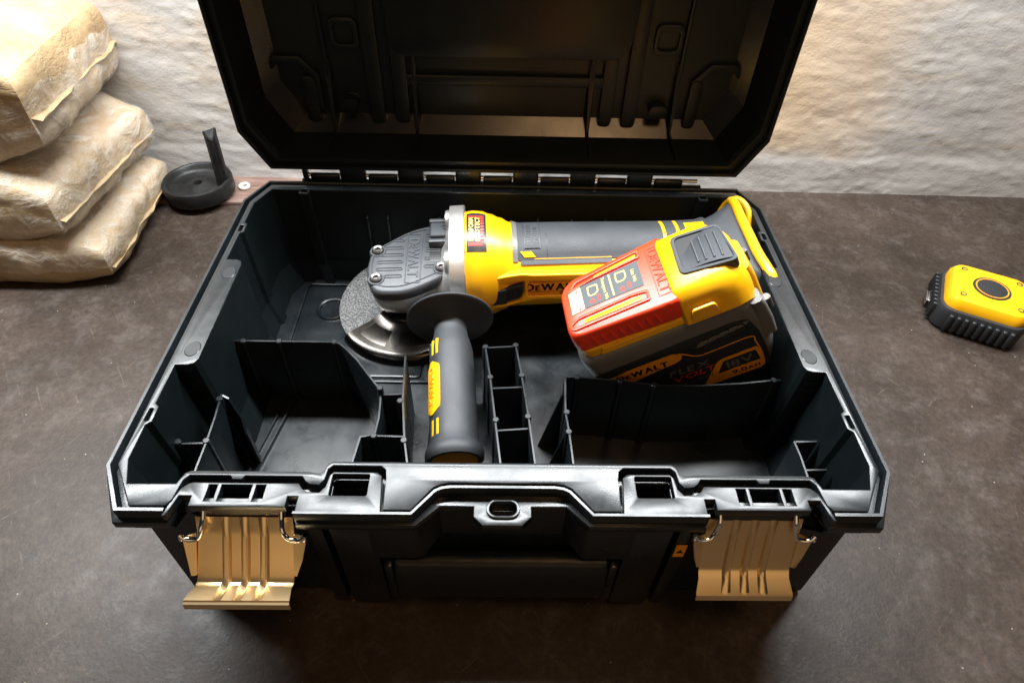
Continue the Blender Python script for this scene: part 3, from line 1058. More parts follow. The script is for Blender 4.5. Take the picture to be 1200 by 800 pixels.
def circ(n, r, cx=0, cy=0, z=0, ex=1.0):
    return [Vector((cx+r*cos(2*pi*k/n), cy+r*ex*sin(2*pi*k/n), z)) for k in range(n)]
COV = [(-22, 2), (-24.5, -8), (-25, -20), (-22, -34), (-16, -42.5), (-4, -44.5), (8, -43), (22, -36.5), (37, -27.5), (41.5, -22), (41, -12), (40, 8), (40, 24), (36, 30), (26, 31), (8, 25), (-8, 14)]
def cov_sm(k=1.0, cx=8, cy=-6, n=3, keep=None):
    P = smooth([(x, y) for x, y in COV], n)
    return [Vector((cx+(p.x-cx)*k, cy+(p.y-cy)*k)) for p in P]
NCOV = len(COV)*3
def lift(P, z): return [Vector((p.x, p.y, z)) for p in P]
def morph(t, r, z, cx, cy):
    # from the cover outline (t = 0) to a circle (t = 1)
    A = cov_sm()
    out = []
    for p in A:
        a = atan2(p.y+6, p.x-8)
        q = Vector((cx+r*cos(a), cy+r*sin(a)))
        out.append(Vector((lerp(p.x, q.x, t), lerp(p.y, q.y, t), z)))
    return out
# gear housing
mb = MB()
mb.loft([lift(cov_sm(.98), 9), lift(cov_sm(1.0), 7.5), lift(cov_sm(1.01), 2), morph(.12, 34, -5, 6, -4), morph(.42, 33, -12, 4, -3), morph(.8, 30, -18, 2, -2), morph(1, 27, -24, 0, 0), morph(1, 25, -28, 0, 0)])
# shoulder that joins the head to the motor flange
def sell(x, ry, rz, cy, cz, e, n=40):
    out = []
    for k in range(n):
        t = 2*pi*k/n
        c, s = cos(t), sin(t)
        out.append(Vector((x, cy+ry*math.copysign(abs(c)**(2/e), c), cz+rz*math.copysign(abs(s)**(2/e), s))))
    return out
mb.loft([sell(14, 30, 16, -5, -8, 2.6), sell(26, 34, 20, -4, -7, 2.8), sell(34, 36, 24, -3, -5, 3), sell(41, 41, 34, -1, -1, 3.2)])
mb.build('gear_housing', 'silver', gr, 40)
mb = MB()
mb.loft([sell(40.5, 42, 41, 0, 0, 3.0), sell(41.2, 44.5, 43.5, 0, 0, 3.0), sell(52.6, 44.8, 44, 0, 0, 3.0), sell(53.4, 44, 43, 0, 0, 3.0)])
fl_ring = mb.build('motor_flange', 'silver', gr, 40)
for th in (50, 130, 208, 332):
    t = radians(th)
    q = frame((0, 37*cos(t), 36*sin(t)), (0, 1, 0), (0, 0, 1), (1, 0, 0))
    mb = MB()
    mb.lathe([(7.2, 52.5), (7.2, 38.0), (7.8, 37.2), (8.6, 37.2), (9.2, 38.2), (10.0, 52.5)], 30, q)
    lug = mb.build('flange_lug', 'silver', fl_ring, 40)
    mb = MB()
    mb.lathe([(0.1, 41), (2.0, 41), (2.3, 38.4), (3.8, 38.0), (4.6, 39), (4.6, 43), (7.5, 43)], 18, q)
    mb.build('flange_screw', 'screw', lug, 40)
# charcoal top cover
mb = MB()
mb.loft([lift(cov_sm(1.02), 8.5), lift(cov_sm(1.03), 10), lift(cov_sm(1.03), 14.5), lift(cov_sm(1.0), 17), lift(cov_sm(.955), 18.0)])
cover = mb.build('gear_cover', 'gearcover', gr, 40)
TX = frame((11, -8, 18), (0, -1, 0), (1, 0, 0), (0, 0, 1))
mb = MB()
mb.plate(rrect(4.6, 17.4, -36, 20, 1.5, 3), [rrect(5.4, 16.6, -35.2, 19.2, 1.2, 3)], 17.9, 18.6, 0.15)
def slot(x0, y0, x1, y1, r=1.6):
    d = Vector((x1-x0, y1-y0)); L = d.length; a = atan2(d.y, d.x)
    m = Matrix.Translation((x0, y0, 0)) @ Matrix.Rotation(a, 4, 'Z')
    mb.plate(rrect(-r, L+r, -r, r, r*.99, 4), [rrect(-r+.6, L+r-.6, -r+.6, r-.6, r*.6, 3)], 17.9, 18.7, 0.15, m)
for y, xa, xb in ((13, -4, 1), (4, -13, 1), (-4, -15, 1), (-12, -17, 1), (-20, -17, 1), (-28, -10, 1)):
    slot(xa, y, xb, y)
for y, xa, xb in ((18, 21, 26), (9, 21, 29), (0, 21, 31), (-9, 21, 31), (-18, 21, 28)):
    slot(xa, y, xb, y)
P_ = cov_sm(.87); Q_ = cov_sm(.85)
mb.plate([(p.x-2, p.y) for p in P_], [[(p.x-2, p.y) for p in Q_]], 17.9, 18.8, 0.25)
bead = mb.build('cover_relief', 'gearcover', cover, 40)
bead['kind'] = 'stuff'
mb = MB()
logo(mb, frame((11, -7.5, 18), (0, -1, 0), (1, 0, 0), (0, 0, 1)), 8.6, 0.55, 0.25, 0.86)
o = mb.build('embossed_lettering', 'gearcover', cover, 40)
o['kind'] = 'stuff'
for x, y in ((-18.5, 1), (-17.5, -30.5), (33.5, -20.5)):
    mb = MB()
    mb.lathe([(0.01, 18.6), (2.0, 18.6), (2.2, 20.6), (3.6, 21.0), (4.4, 20.2), (4.5, 17.2)], 20, Matrix.Translation((x, y, 0)))
    cs = mb.build('cover_screw', 'screw', cover, 40)
    mb = MB()
    mb.lathe([(4.7, 17.0), (5.2, 18.7), (6.2, 18.7), (7.0, 17.6), (7.2, 15.5)], 24, Matrix.Translation((x, y, 0)))
    mb.build('screw_boss', 'gearcover', cs, 40)
# spindle lock
mb = MB()
mb.box(24, 42, 9, 26, 15, 26, 2.0, 3)
mb.lathe([(1.2, 26.0), (1.5, 26.7), (2.0, 26.7), (2.3, 26.0)], 16, Matrix.Translation((36, 19, 0)) @ Matrix.Diagonal((.8, 1.3, 1, 1)))
lock = mb.build('spindle_lock', 'rubber', gr, 40)
for y0, y1 in ((27.2, 31.5), (3.0, 7.4)):
    mb = MB()
    mb.box(23, 42, y0, y1, 12, 25, 1.2, 2)
    mb.build('lock_guard', 'gearcover', lock, 40)
mb = MB()
mb.box(23.5, 41, -13, 3, 12, 18.4, 1.0)
mb.build('lock_pit_shade', 'printblack', lock)  # black block, its colour stands in for the shade of an open pit

# neck, disc, guard
mb = MB()
mb.lathe([(0.1, -26), (23.4, -26), (23.8, -34), (23.8, -41.5), (0.1, -41.5)], 40)
mb.build('spindle_collar', 'guard', gr, 40)
mb = MB()
mb.lathe([(0.1, -44.9), (61.8, -44.9), (62.5, -45.2), (62.5, -46.7), (61.8, -47), (0.1, -47)], 96)
mb.build('cutting_disc', 'disc', gr, 40)
mb = MB()
a0, a1 = radians(214), radians(392)
prof = [(24, -33), (25.0, -33), (25.6, -36), (27.4, -38.6), (31, -40.4), (38, -41.6), (58, -42.4), (62, -43.0), (64.6, -44.6), (66.2, -47.4), (66.8, -51), (66.9, -57), (65.9, -57), (65.6, -51), (64.9, -48), (63.2, -46), (61, -44.9), (58, -44.2), (38, -43.6), (24, -43.6)]
mb.lathe(prof, 60, None, a0, a1)
for a in (a0, a1):
    fs = [(r*cos(a), r*sin(a), z) for r, z in prof]
    mb._add(fs, [tuple(range(len(fs)))])
gd = mb.build('disc_guard', 'guard', gr, 30)
mb = MB()
for b0, b1 in ((222, 250), (262, 300)):
    mb.lathe([(35, -42.0), (39, -41.35), (53, -42.0), (57, -43.0)], 14, None, radians(b0), radians(b1))
mb.build('guard_emboss', 'guard', gd, 50)

# side handle
hx = 39.5
HM = frame((hx, -54, -4), (1, 0, 0), (0, -0.08, 0.9968), (0, -0.9968, -0.08))
HM = frame((hx, -54, -4), Vector((0.9994, 0.033, 0)), Vector((0.0026, -0.08, 0.9968)), Vector((0.033, -0.9963, -0.08)))
mb = MB()
mb.lathe([(9, -8), (16, -6), (20, -1.5), (33.0, 0.0), (34.2, 1.0), (34.4, 2.2), (33.6, 3.0), (26, 4.4), (16, 6.5), (12.8, 9), (12.6, 13), (13.6, 20), (15.4, 27), (16.6, 34), (17.0, 60), (17.4, 100), (17.6, 110), (19.8, 114), (20.8, 117.5), (20.6, 121), (19.2, 123.2), (17.0, 123.4), (16.2, 122)], 56, HM)
sh = mb.build('side_handle', 'grip', gr, 40)
mb = MB()
mb.lathe([(0.1, 121.2), (14, 121.4), (16.6, 122)], 40, HM)
mb.build('handle_end_cap', 'orange', sh, 40)
def hpt(a, y, r):
    return HM @ Vector((r*sin(a), r*cos(a), y))
def hshell(a0, a1, y0, y1, name, mat, r0, r1, taper=0.0, n=9):
    mb = MB()
    vs, fs = [], []
    ys = [y0 + (y1-y0)*k/10 for k in range(11)]
    for rr in (r1, r0):
        for y in ys:
            e = 1.0
            if taper:
                d = min(y-y0, y1-y)
                e = sqrt(max(0.02, 1-max(0, 1-d/taper)**2))
            am = (a0+a1)/2
            for k in range(n):
                a = am + (a1-a0)/2*e*(2*k/(n-1)-1)
                base = lerp(16.7, 17.5, (y-34)/75)
                vs.append(hpt(a, y, base+rr))
    m = 11*n
    for i in range(10):
        for j in range(n-1):
            a = i*n+j
            fs.append((a, a+1, a+n+1, a+n)); fs.append((m+a, m+a+n, m+a+n+1, m+a+1))
    for i in range(10):
        for j in (0, n-1):
            a = i*n+j
            fs.append((a, a+n, m+a+n, m+a))
    for j in range(n-1):
        for i in (0, 10):
            a = i*n+j
            fs.append((a, a+1, m+a+1, m+a))
    mb._add(vs, fs)
    return mb.build(name, mat, sh, 40)
am = radians(-54)
ins = hshell(am-.46, am+.46, 47, 91, 'handle_inset', 'yellow', -1.5, 0.9, 7)
mb = MB()
c = hpt(am, 69, 18.05)
nrm = (HM.to_3x3() @ Vector((sin(am), cos(am), 0)))
ax = (HM.to_3x3() @ Vector((0, 0, 1)))
up = nrm.cross(ax)
logo(mb, frame(c, ax, up, nrm), 5.2, 0.35, 0.15, 1.05)
o = mb.build('embossed_lettering', 'orange', ins, 40); o['kind'] = 'stuff'
for k, da in enumerate((-.30, .0, .30)):
    for y0, y1 in ((28, 41), (95, 107)):
        hshell(am+da-.06, am+da+.06, y0, y1, 'handle_slit', 'yellow' if k else 'printblack', -1.2, 0.10, 0)

# motor housing and handle body, a loft along X
def rbody(x, t):
    # t measured from +Y through +Z
    d = math.degrees(t) % 360
    prof = [(53, 44.0), (60, 44.8), (66, 44.4), (74, 41.8), (82, 38.6), (90, 34.6), (97, 33.0), (230, 31.0), (246, 31.5), (256, 34)]
    r = prof[-1][1]
    for (xa, ra), (xb, rb) in zip(prof, prof[1:]):
        if x <= xb:
            u = max(0, (x-xa)/(xb-xa)); u = u*u*(3-2*u)
            r = lerp(ra, rb, u); break
    # lower front rail, where the lettering is
    if 120 < d < 250:
        k = min(1, (d-128)/14) if d < 190 else min(1, (250-d)/40)
        k = max(0, k); k = k*k*(3-2*k)
        r = lerp(r, max(r, 36.0), k*0.8)
    if x < 90 and (d < 60 or d > 250):
        r *= 1.0
    return r
NB = 72
mb = MB()
xs = [53, 54, 57, 60, 64, 68, 72, 76, 80, 84, 88, 92, 96, 100, 108, 120, 140, 160, 180, 200, 220, 240, 250]
rings = [[Vector((x, rbody(x, 2*pi*k/NB)*cos(2*pi*k/NB), rbody(x, 2*pi*k/NB)*sin(2*pi*k/NB))) for k in range(NB)] for x in xs]
mb.loft(rings)
body = mb.build('motor_housing', 'yellow', gr, 40)
D = radians
def shell(name, mat, x0, x1, t0, t1, up=0.8, parent=None, nx=12, nt=14, low=-1.0, skew=0.0, ang=35, round_x=0.0):
    mb = MB()
    xs = [x0+(x1-x0)*k/nx for k in range(nx+1)]
    ts = [D(t0+(t1-t0)*k/nt) for k in range(nt+1)]
    vs = mb
    vs.shell(xs, ts, lambda x, t: rbody(x, t)+up, lambda x, t: rbody(x, t)+low)
    if skew:
        for v in mb.bm.verts:
            t = atan2(v.co.z, v.co.y) % (2*pi)
            v.co.x += skew*(t-D((t0+t1)/2))
    return mb.build(name, mat, parent or body, ang)
gripmesh = shell('rubber_grip', 'rubber', 92, 252, 25, 131, 1.0, None, 30, 30)
shell('grip_edge', 'rubber', 97, 170, 131.4, 137.0, 1.3, None, 8, 4)
shell('grip_line', 'orange', 108, 170, 129.0, 130.2, 1.15, gripmesh, 8, 2)
shell('grip_front_edge', 'grey', 91, 95, 25, 133, 1.25, gripmesh, 2, 24)
shell('grip_seam', 'printblack', 118.2, 118.8, 90, 131, 1.05, gripmesh, 1, 14)
shell('grip_inlay', 'yellow', 98.5, 107.5, 119.5, 127.5, 1.7, gripmesh, 4, 5, -1, 26)
bd = shell('motor_badge', 'rubber', 101, 112.5, 64, 115, 1.8, gripmesh, 4, 14)
shell('badge_rim', 'gearcover', 100.2, 100.9, 64, 116, 1.7, gripmesh, 1, 14)
shell('badge_rim', 'gearcover', 112.6, 113.3, 64, 116, 1.7, gripmesh, 1, 14)
def wrap_text(name, mat, parent, items, h, xc, tc, up, bold=0.1, sx=1.0, ext=0.2, along='t', flip=1):
    # letters wrapped round the body; reading towards growing angle (down the near side)
    mb = MB()
    if isinstance(items, str):
        items = [(c, 1) for c in items]
    glyphs(mb, Matrix.Identity(4), items, h, ext, bold, sx, 0.12)
    for v in mb.bm.verts:
        p = v.co.copy()
        r0 = rbody(xc, tc)
        if along == 't':
            t = tc - p.x/r0
            x = xc - p.y
        else:
            x = xc + p.x
            t = tc - p.y/r0
        r = rbody(x, t) + up + p.z
        v.co = Vector((x, r*cos(t), r*sin(t)))
    o = mb.build(name, mat, parent, 40)
    o['kind'] = 'stuff'
    return o
wrap_text('embossed_lettering', 'gearcover', bd, 'BRUSHLESS', 3.4, 104.2, D(93), 1.8, 0.05, 0.9)
wrap_text('embossed_lettering', 'gearcover', bd, 'MOTOR', 3.4, 109.4, D(93), 1.8, 0.05, 0.9)
# bands and icon tab by the tail
for x in (213.5, 225):
    shell('grip_band', 'yellow', x, x+2.6, 60, 126, 1.3, gripmesh, 1, 12)
tab = shell('icon_tab', 'yellow', 233, 249, 72, 104, 1.5, gripmesh, 4, 8)
shell('icon_frame', 'printblack', 236, 246.5, 80, 80.8, 1.56, tab, 3, 1)
shell('icon_frame', 'printblack', 236, 246.5, 97.2, 98, 1.56, tab, 3, 1)
shell('icon_frame', 'printblack', 236, 236.5, 80.8, 97.2, 1.56, tab, 1, 4)
shell('icon_frame', 'printblack', 246, 246.5, 80.8, 97.2, 1.56, tab, 1, 4)
# warning sticker on the motor housing
stk = shell('warning_sticker', 'panel', 55.0, 70.5, 68, 122, 0.35, None, 6, 18)
shell('sticker_bar', 'printred', 56.4, 67.2, 75, 78.5, 0.5, stk, 4, 2)
shell('sticker_bar', 'printred', 56.4, 67.2, 112.5, 116, 0.5, stk, 4, 2)
for k in range(9):
    shell('sticker_slash', 'printred', 66.0, 68.6, 75+4.2*k, 77.4+4.2*k, 0.5, stk, 1, 1, -1, -18)
wrap_text('sticker_lettering', 'printyellow', stk, 'PERFORM', 3.6, 58.6, D(95), 0.5, 0.16, 1.05, 0.05)
wrap_text('sticker_lettering', 'printyellow', stk, 'PROTECT', 3.6, 63.6, D(95), 0.5, 0.16, 1.05, 0.05)
# flat field on the near side with lettering and switch
th0 = D(170)
FP = frame((0, 37.0*cos(th0), 37.0*sin(th0)), (1, 0, 0), (0, sin(th0), -cos(th0)), (0, cos(th0), sin(th0)))
REC = rounded([(59.4, -8.4), (59.8, 1.0), (72.6, 4.2), (86.9, 7.8), (99.6, 9.8), (99.8, -2.2), (95.6, -9.4), (85.4, -12.6), (74, -14.6), (66.0, -10)], 1.5, 3)
PAN = rounded([(102.2, -5.6), (102.2, 9.2), (171, 9.2), (171, -5.6)], 1.2, 3)
mb = MB()
mb.plate(rounded([(56, -9.5), (57, 4), (62, 9.5), (84, 14.8), (98, 16.6), (106, 15.4), (172.5, 15), (172.5, -11.5), (121, -9.6), (112, -9.0), (96, -12.2), (80, -17.2), (70, -17), (63, -13)], 4, 4), [REC, PAN], -9, 1.4, 1.3, FP, 3)
fld = mb.build('side_field', 'yellow', body, 50)
mb = MB()
mb.plate(PAN, [], -3, 0.35, 0, FP)
lp = mb.build('side_plate', 'orange', fld, 40, True)
mb = MB()
glyphs(mb, FP @ Matrix.Translation((122.6, 2.6, 0.42)), [('D', 1), ('E', .74), ('W', 1), ('A', 1), ('L', 1), ('T', 1)], 6.8, 0.05, 0.50, 1.00, 0.10)
o = mb.build('side_lettering', 'printblack', lp, 40, True); o['kind'] = 'stuff'
mb = MB()
glyphs(mb, FP @ Matrix.Translation((138, -3.6, 0.42)), [(c, 1) for c in 'BRUSHLESS'], 2.0, 0.05, 0.06, 1.3, 0.14)
o = mb.build('side_lettering', 'printblack', lp, 40, True); o['kind'] = 'stuff'
for y in (7.6, -2.0):
    mb = MB()
    mb.box(103.5, 170, y-.2, y+.2, 0.3, 0.45, 0, 1, FP)
    mb.build('plate_line', 'printblack', lp, 40, True)
mb = MB()
mb.plate(REC, [], -4, -1.6, 0, FP)
rec = mb.build('switch_recess', 'orange', fld, 40, True)
mb = MB()
mb.box(60.4, 63.2, -6.5, 0.6, -2, -1.2, 0.2, 1, FP)
mb.build('switch_slot', 'printblack', rec)
mb = MB()
mb.plate(rounded([(70.6, -13.6), (70.9, -0.4), (85.6, 3.6), (85.6, -11.6)], 1.6, 3), [], -3, 3.2, 1.0, FP, 2)
sw = mb.build('slide_switch', 'dark', fld, 40)
mb = MB()
mb.plate(rounded([(85.2, -10.6), (85.2, 3.4), (98.6, 7.4), (98.8, -0.4), (95.6, -6.6)], 1.4, 3), [], -3, 2.2, 0.8, FP, 2)
mb.build('switch_pad', 'dark', sw, 40)
for k in range(6):
    mb = MB()
    x = 87+2.0*k
    mb.tube([FP @ Vector((x, -8.6+.55*k, 2.3)), FP @ Vector((x+.2, 2.4+.55*k, 2.3))], 0.45, 6)
    mb.build('switch_rib', 'dark', sw, 60)
for x, th in ((77, 149), (83, 146)):
    q = FP @ Matrix.Translation((x, 19 if x > 80 else 17, -2))
    
# flared tail with yellow foot rim
def rrs(x, y0, y1, z0, z1, r, n=12):
    P = []
    for cy, cz, a in ((y1-r, z1-r, 0), (y0+r, z1-r, 90), (y0+r, z0+r, 180), (y1-r, z0+r, 270)):
        for k in range(n):
            t = radians(a+90*k/(n-1))
            P.append(Vector((x, cy+r*cos(t), cz+r*sin(t))))
    return P
def circx(x, r, n=48):
    P = []
    for q in range(4):
        for k in range(12):
            t = radians(q*90+90*k/11)
            P.append(Vector((x, r*cos(t), r*sin(t))))
    return P
mb = MB()
mb.loft([circx(240, 31.2), circx(250, 31.4), rrs(257, -36, 32, -32, 31.4, 28), rrs(264, -42, 33, -34, 31.5, 22), rrs(271, -48, 35, -36, 31.5, 14), rrs(277, -52, 37, -38, 32, 10), rrs(281, -53, 38, -38, 32, 8)])
tail = mb.build('flared_tail', 'rubber', gr, 50)
mb = MB()
pts = smooth([(276, 42, 12), (279, 43, 20), (281, 39, 28), (281, 29, 32.5), (281, 11, 33.5), (281.5, -10, 34.5), (282, -32, 35.5), (284, -48, 36), (286, -58, 34.5), (287, -63, 29), (284, -63, 22), (280, -60, 18)], 5, False)
mb.tube(pts, [2.8]*10 + [3.9]*(len(pts)-20) + [2.8]*10, 12)
mb.build('foot_rim', 'yellow', tail, 60)
mb = MB()
mb.tube(smooth([(281, 40, 27), (287, 40, 29), (292, 33, 28), (294, 24, 24), (293, 17, 18)], 5, False), 3.0, 10)
mb.build('foot_rim', 'yellow', tail, 60)

# ------------------------------------------------------------------ battery pack with red transport cap
def bat_frame():
    p, f, ro = radians(4), radians(28), radians(4)
    Dd = Vector((cos(f)*cos(p), cos(f)*sin(p), sin(f)))
    Wd = Vector((-sin(p), cos(p), 0))
    Nn = Dd.cross(Wd)
    W2 = Wd*cos(ro) + Nn*sin(ro)
    N2 = Dd.cross(W2)
    return frame((0.060, 0.130, 0.085), Dd, W2, N2)
bp = thing('battery_pack', 'large grey and yellow battery with red cap, propped in front of the grinder', 'battery', bat_frame())
# local millimetres: x along the pack, y to the back, z up
def rb(x0, x1, y0, y1, z, r, n=8):
    return [Vector((a, b, z)) for a, b in rrect(x0, x1, y0, y1, r, n)]
mb = MB()
mb.loft([rb(14, 120, 4, 62, -72, 10), rb(6, 126, 1, 65, -64, 11), rb(2, 129, 0.3, 66, -40, 12), rb(0, 127, 0, 66, -10, 12), rb(-1, 124, 0, 66, 5, 12), rb(-.6, 122, .4, 65.8, 9.5, 12), rb(0.4, 120, 1.6, 65.2, 12.6, 12), rb(2.2, 118, 3.8, 64, 14.0, 11)])
pk = mb.build('pack_body', 'grey', bp, 50)
# darker side panel with vents and print on the near face
def side(pts, up):       # polygons on the near face (x along, z up), facing -y
    return frame((0, -up, 0), (1, 0, 0), (0, 0, 1), (0, -1, 0))
mb = MB()
pan = rounded([(3, -4.5), (55, -2.4), (68, -1.6), (108, -0.8), (114.5, -4), (119, -20), (121, -42), (121, -64), (118, -69), (10, -69), (3, -60)], 4)
mb.plate(pan, [], -0.8, 0.35, 0.25, side(0, 0))
panel = mb.build('side_panel', 'panel', pk, 40)
mb = MB()
mb.plate(rounded([(10, -13.5), (30, -11.4), (60, -11.2), (65.5, -16), (63.5, -20.5), (59, -22.6), (46, -23.5), (24, -27), (10, -27)], 1.5), [], 0.3, 0.5, 0, side(0, 0))
mb.build('label_strip', 'orange', panel, 40, True)
mb = MB()
glyphs(mb, frame((35.2, -0.55, -18.4), Vector((1, 0, -.06)), (0.06, 0, 1), (0, -1, 0)), [('D', 1), ('E', .74), ('W', 1), ('A', 1), ('L', 1), ('T', 1)], 6.2, 0.03, 0.48, 0.92, 0.10)
o = mb.build('side_lettering', 'printblack', panel, 40, True); o['kind'] = 'stuff'
line = [(63, -13.4), (67, -16.4), (75, -23.4), (86, -24.0), (112, -23.0), (114.6, -30), (116.4, -43), (116.4, -58.5), (113.8, -62.3), (93, -62.6), (70, -62)]
def wline(pts, w, up, name, mat, par):
    mb = MB()
    P = [Vector(p) for p in pts]
    L, R = [], []
    for i, p in enumerate(P):
        d = (P[min(i+1, len(P)-1)]-P[max(i-1, 0)]).normalized()
        n_ = Vector((-d.y, d.x))
        L.append(p+n_*w/2); R.append(p-n_*w/2)
    mb.plate([tuple(q) for q in L] + [tuple(q) for q in reversed(R)], [], up, up+.2, 0, side(0, 0))
    return mb.build(name, mat, par, 40, True)
wline(smooth(line[:9], 4, False), 1.0, 0.32, 'label_outline', 'orange', panel)
mb = MB()
outer = rounded([(70, -64), (85, -39.6), (89, -37.0), (114.4, -36.2), (116.2, -43), (116.4, -59), (113.6, -63.4)], 1.5)
win = rounded([(83, -53.6), (89.6, -40.4), (113, -39.6), (114.6, -53.0)], 0.8)
mb.plate(outer, [win], 0.3, 0.5, 0, side(0, 0))
mb.build('label_frame', 'orange', panel, 40, True)
mb = MB()
glyphs(mb, frame((100.5, -0.5, -46.8), (1, 0, 0), (0, 0, 1), (0, -1, 0)), [('1', 1), ('8', 1), ('V', 1)], 8.2, 0.03, 0.35, 1.15, 0.10)
o = mb.build('side_lettering', 'printgrey', panel, 40, True); o['kind'] = 'stuff'
mb = MB()
glyphs(mb, frame((103, -0.55, -58.0), (1, 0, 0), (0, 0, 1), (0, -1, 0)), [('9', 1), ('.', 1), ('0', 1), ('A', .72), ('H', .72)], 5.0, 0.03, 0.22, 1.2, 0.10)
o = mb.build('side_lettering', 'printblack', panel, 40, True); o['kind'] = 'stuff'
mb = MB()
glyphs(mb, frame((66, -0.45, -34.6), (1, 0, 0), (0, 0, 1), (0, -1, 0)), [(c, 1) for c in 'FLEX'], 6.6, 0.03, 0.10, 1.35, 0.10, 0.15)
o = mb.build('side_lettering', 'printgrey', panel, 40, True); o['kind'] = 'stuff'
mb = MB()
glyphs(mb, frame((68.5, -0.45, -43.2), (1, 0, 0), (0, 0, 1), (0, -1, 0)), [(c, 1) for c in 'VOLT'], 6.6, 0.03, 0.12, 1.30, 0.10, 0.15)
o = mb.build('side_lettering', 'printred', panel, 40, True); o['kind'] = 'stuff'
mb = MB()
glyphs(mb, frame((66, -0.45, -51.5), (1, 0, 0), (0, 0, 1), (0, -1, 0)), [('XR', 1), ('LI', 1), ('-', 1), ('ION', 1)], 3.6, 0.03, 0.06, 1.25, 0.25)
o = mb.build('side_lettering', 'printgrey', panel, 40, True); o['kind'] = 'stuff'
# vent window with slanted louvres
mb = MB()
mb.plate(rounded([(69, -9.4), (76, -15.2), (115, -14.0), (109, -2.6), (98, -2.4)], 2), [rounded([(72, -9.6), (77, -13.8), (113, -12.8), (108, -4.0), (98, -3.8)], 1.5)], 0.2, 1.0, 0.2, side(0, 0))
vt = mb.build('vent_frame', 'dark', panel, 40)
for k in range(5):
    mb = MB()
    x = 76+k*7.2
    z = -12.2 + k*1.1
    mb.plate(rounded([(x, z-1.2), (x+6.6, z-1.4), (x+9.6, z+2.8), (x+3.4, z+2.6)], 1.0), [], 0.2, 0.9, 0.25, side(0, 0))
    mb.build('vent_louvre', 'grey', vt, 40)
# yellow upper housing
mb = MB()
mb.loft([rb(3, 118, 3.2, 63, 12, 9), rb(3, 118, 2.6, 63, 20.5, 9), rb(4.5, 117, 5, 61, 22, 9), rb(6, 116, 9, 60, 33, 8), rb(8, 114, 11, 58, 34, 7)])
top = mb.build('rail_housing', 'yellow', bp, 40)
mb = MB()
# raised rear part that holds the release button
def sec(x, y0, y1, z0, z1, r):
    P = [(y0-4, z0), (y0-1.5, z0+(z1-z0)*.45), (y0, z1-r), (y0+r*.35, z1-r*.3), (y0+r, z1), (y1-r, z1), (y1-r*.35, z1-r*.3), (y1, z1-r), (y1+1.5, z0+(z1-z0)*.45), (y1+4, z0)]
    return [Vector((x, a, b)) for a, b in P]
mb.loft([sec(76, 4, 60, 15, 39, 7), sec(78, 2, 62, 15, 40.5, 8), sec(100, 2, 62, 15, 41, 9), sec(112, 3, 60, 14, 39.5, 10), sec(119, 6, 57, 12, 35, 10), sec(123, 10, 53, 8, 28, 8), sec(125, 12, 50, -4, 20, 6)])
rear = mb.build('rear_housing', 'yellow', top, 45)
mb = MB()
mb.plate(rounded([(80, 15.5), (83, 27), (98, 27), (101, 15.5)], 2), [], -1, 3.6, 0.8, frame((0, 1.5, 0), (1, 0, 0), (0, 0, 1), (0, -1, 0)))
mb.plate(rounded([(16, 13.8), (19, 20.0), (76, 20.0), (78, 13.8)], 1.5), [], -1, 1.8, 0.6, frame((0, 3.0, 0), (1, 0, 0), (0, 0, 1), (0, -1, 0)))
mb.build('side_step', 'yellow', top, 45)
# release button in its bezel
BM = Matrix.Translation((0, 0, 0))
bz = rounded([(84.5, 18), (86.5, 53), (118.5, 49), (121.5, 12)], 5, 5)
bi = rounded([(87.5, 20.5), (88.8, 50.5), (117.5, 46.5), (119.5, 14.5)], 4, 5)
mb = MB()
mb.plate(bz, [bi], 34, 42.4, 0.6)
bez = mb.build('button_bezel', 'rubber', rear, 40)
mb = MB()
mb.plate(bi, [], 40.4, 41.15, 0)
mb.build('button_well', 'printblack', bez, 40)
mb = MB()
def btn_z(x, y):
    u = (x-88)/30.0
    return 41.2 + 1.7*sin(min(1, max(0, u-.12)/.88)*pi*.80)**1.5
rows = []
for i in range(15):
    u = i/14
    x = 88.5 + 30*u
    ya = 21 - 5.2*u
    yb = lerp(36, 47.5, min(1, max(0, (u-.1)/.55))**0.8)
    rows.append([Vector((x + 0.0, ya, 40.4)), Vector((x, ya, btn_z(x, 0))), Vector((x, yb-1.5, btn_z(x, 0))), Vector((x, yb, btn_z(x, 0)-1.0)), Vector((x, yb, 40.4))])
mb.loft(rows)
bt = mb.build('release_button', 'rubber', bez, 50)
for x in (99, 104, 109.2, 114.2):
    mb = MB()
    u = (x-88.5)/30
    ya = 21-5.2*u
    mb.tube([(x-.8, ya+3, btn_z(x, 0)+.1), (x, 42, btn_z(x, 0)+.15)], 0.75, 8)
    mb.build('button_rib', 'gearcover', bez, 60)
# end bumpers with screw sockets
for y in (8, 54):
    mb = MB()
    mb.loft([rb(118, 126.5, y-7, y+6, 8, 3), rb(119, 128.5, y-7, y+6, 2, 3), rb(119, 130.5, y-7, y+6, -14, 3), rb(119, 131, y-7, y+6, -30, 3)])
    eb = mb.build('end_bumper', 'grey', pk, 50)
    mb = MB()
    mb.cyl((129.5, y, 2), (130.6, y-.5, -9), 3.2, 3.0, 14, .4)
    mb.build('bumper_screw', 'screw', eb, 40)
mb = MB()
mb.loft([rb(117, 127, 18, 46, 24, 4), rb(118, 129.5, 19, 45, 10, 4), rb(118, 131.5, 20, 44, -22, 4), rb(118, 131, 22, 42, -30, 4)])
mb.build('end_spine', 'yellow', top, 50)

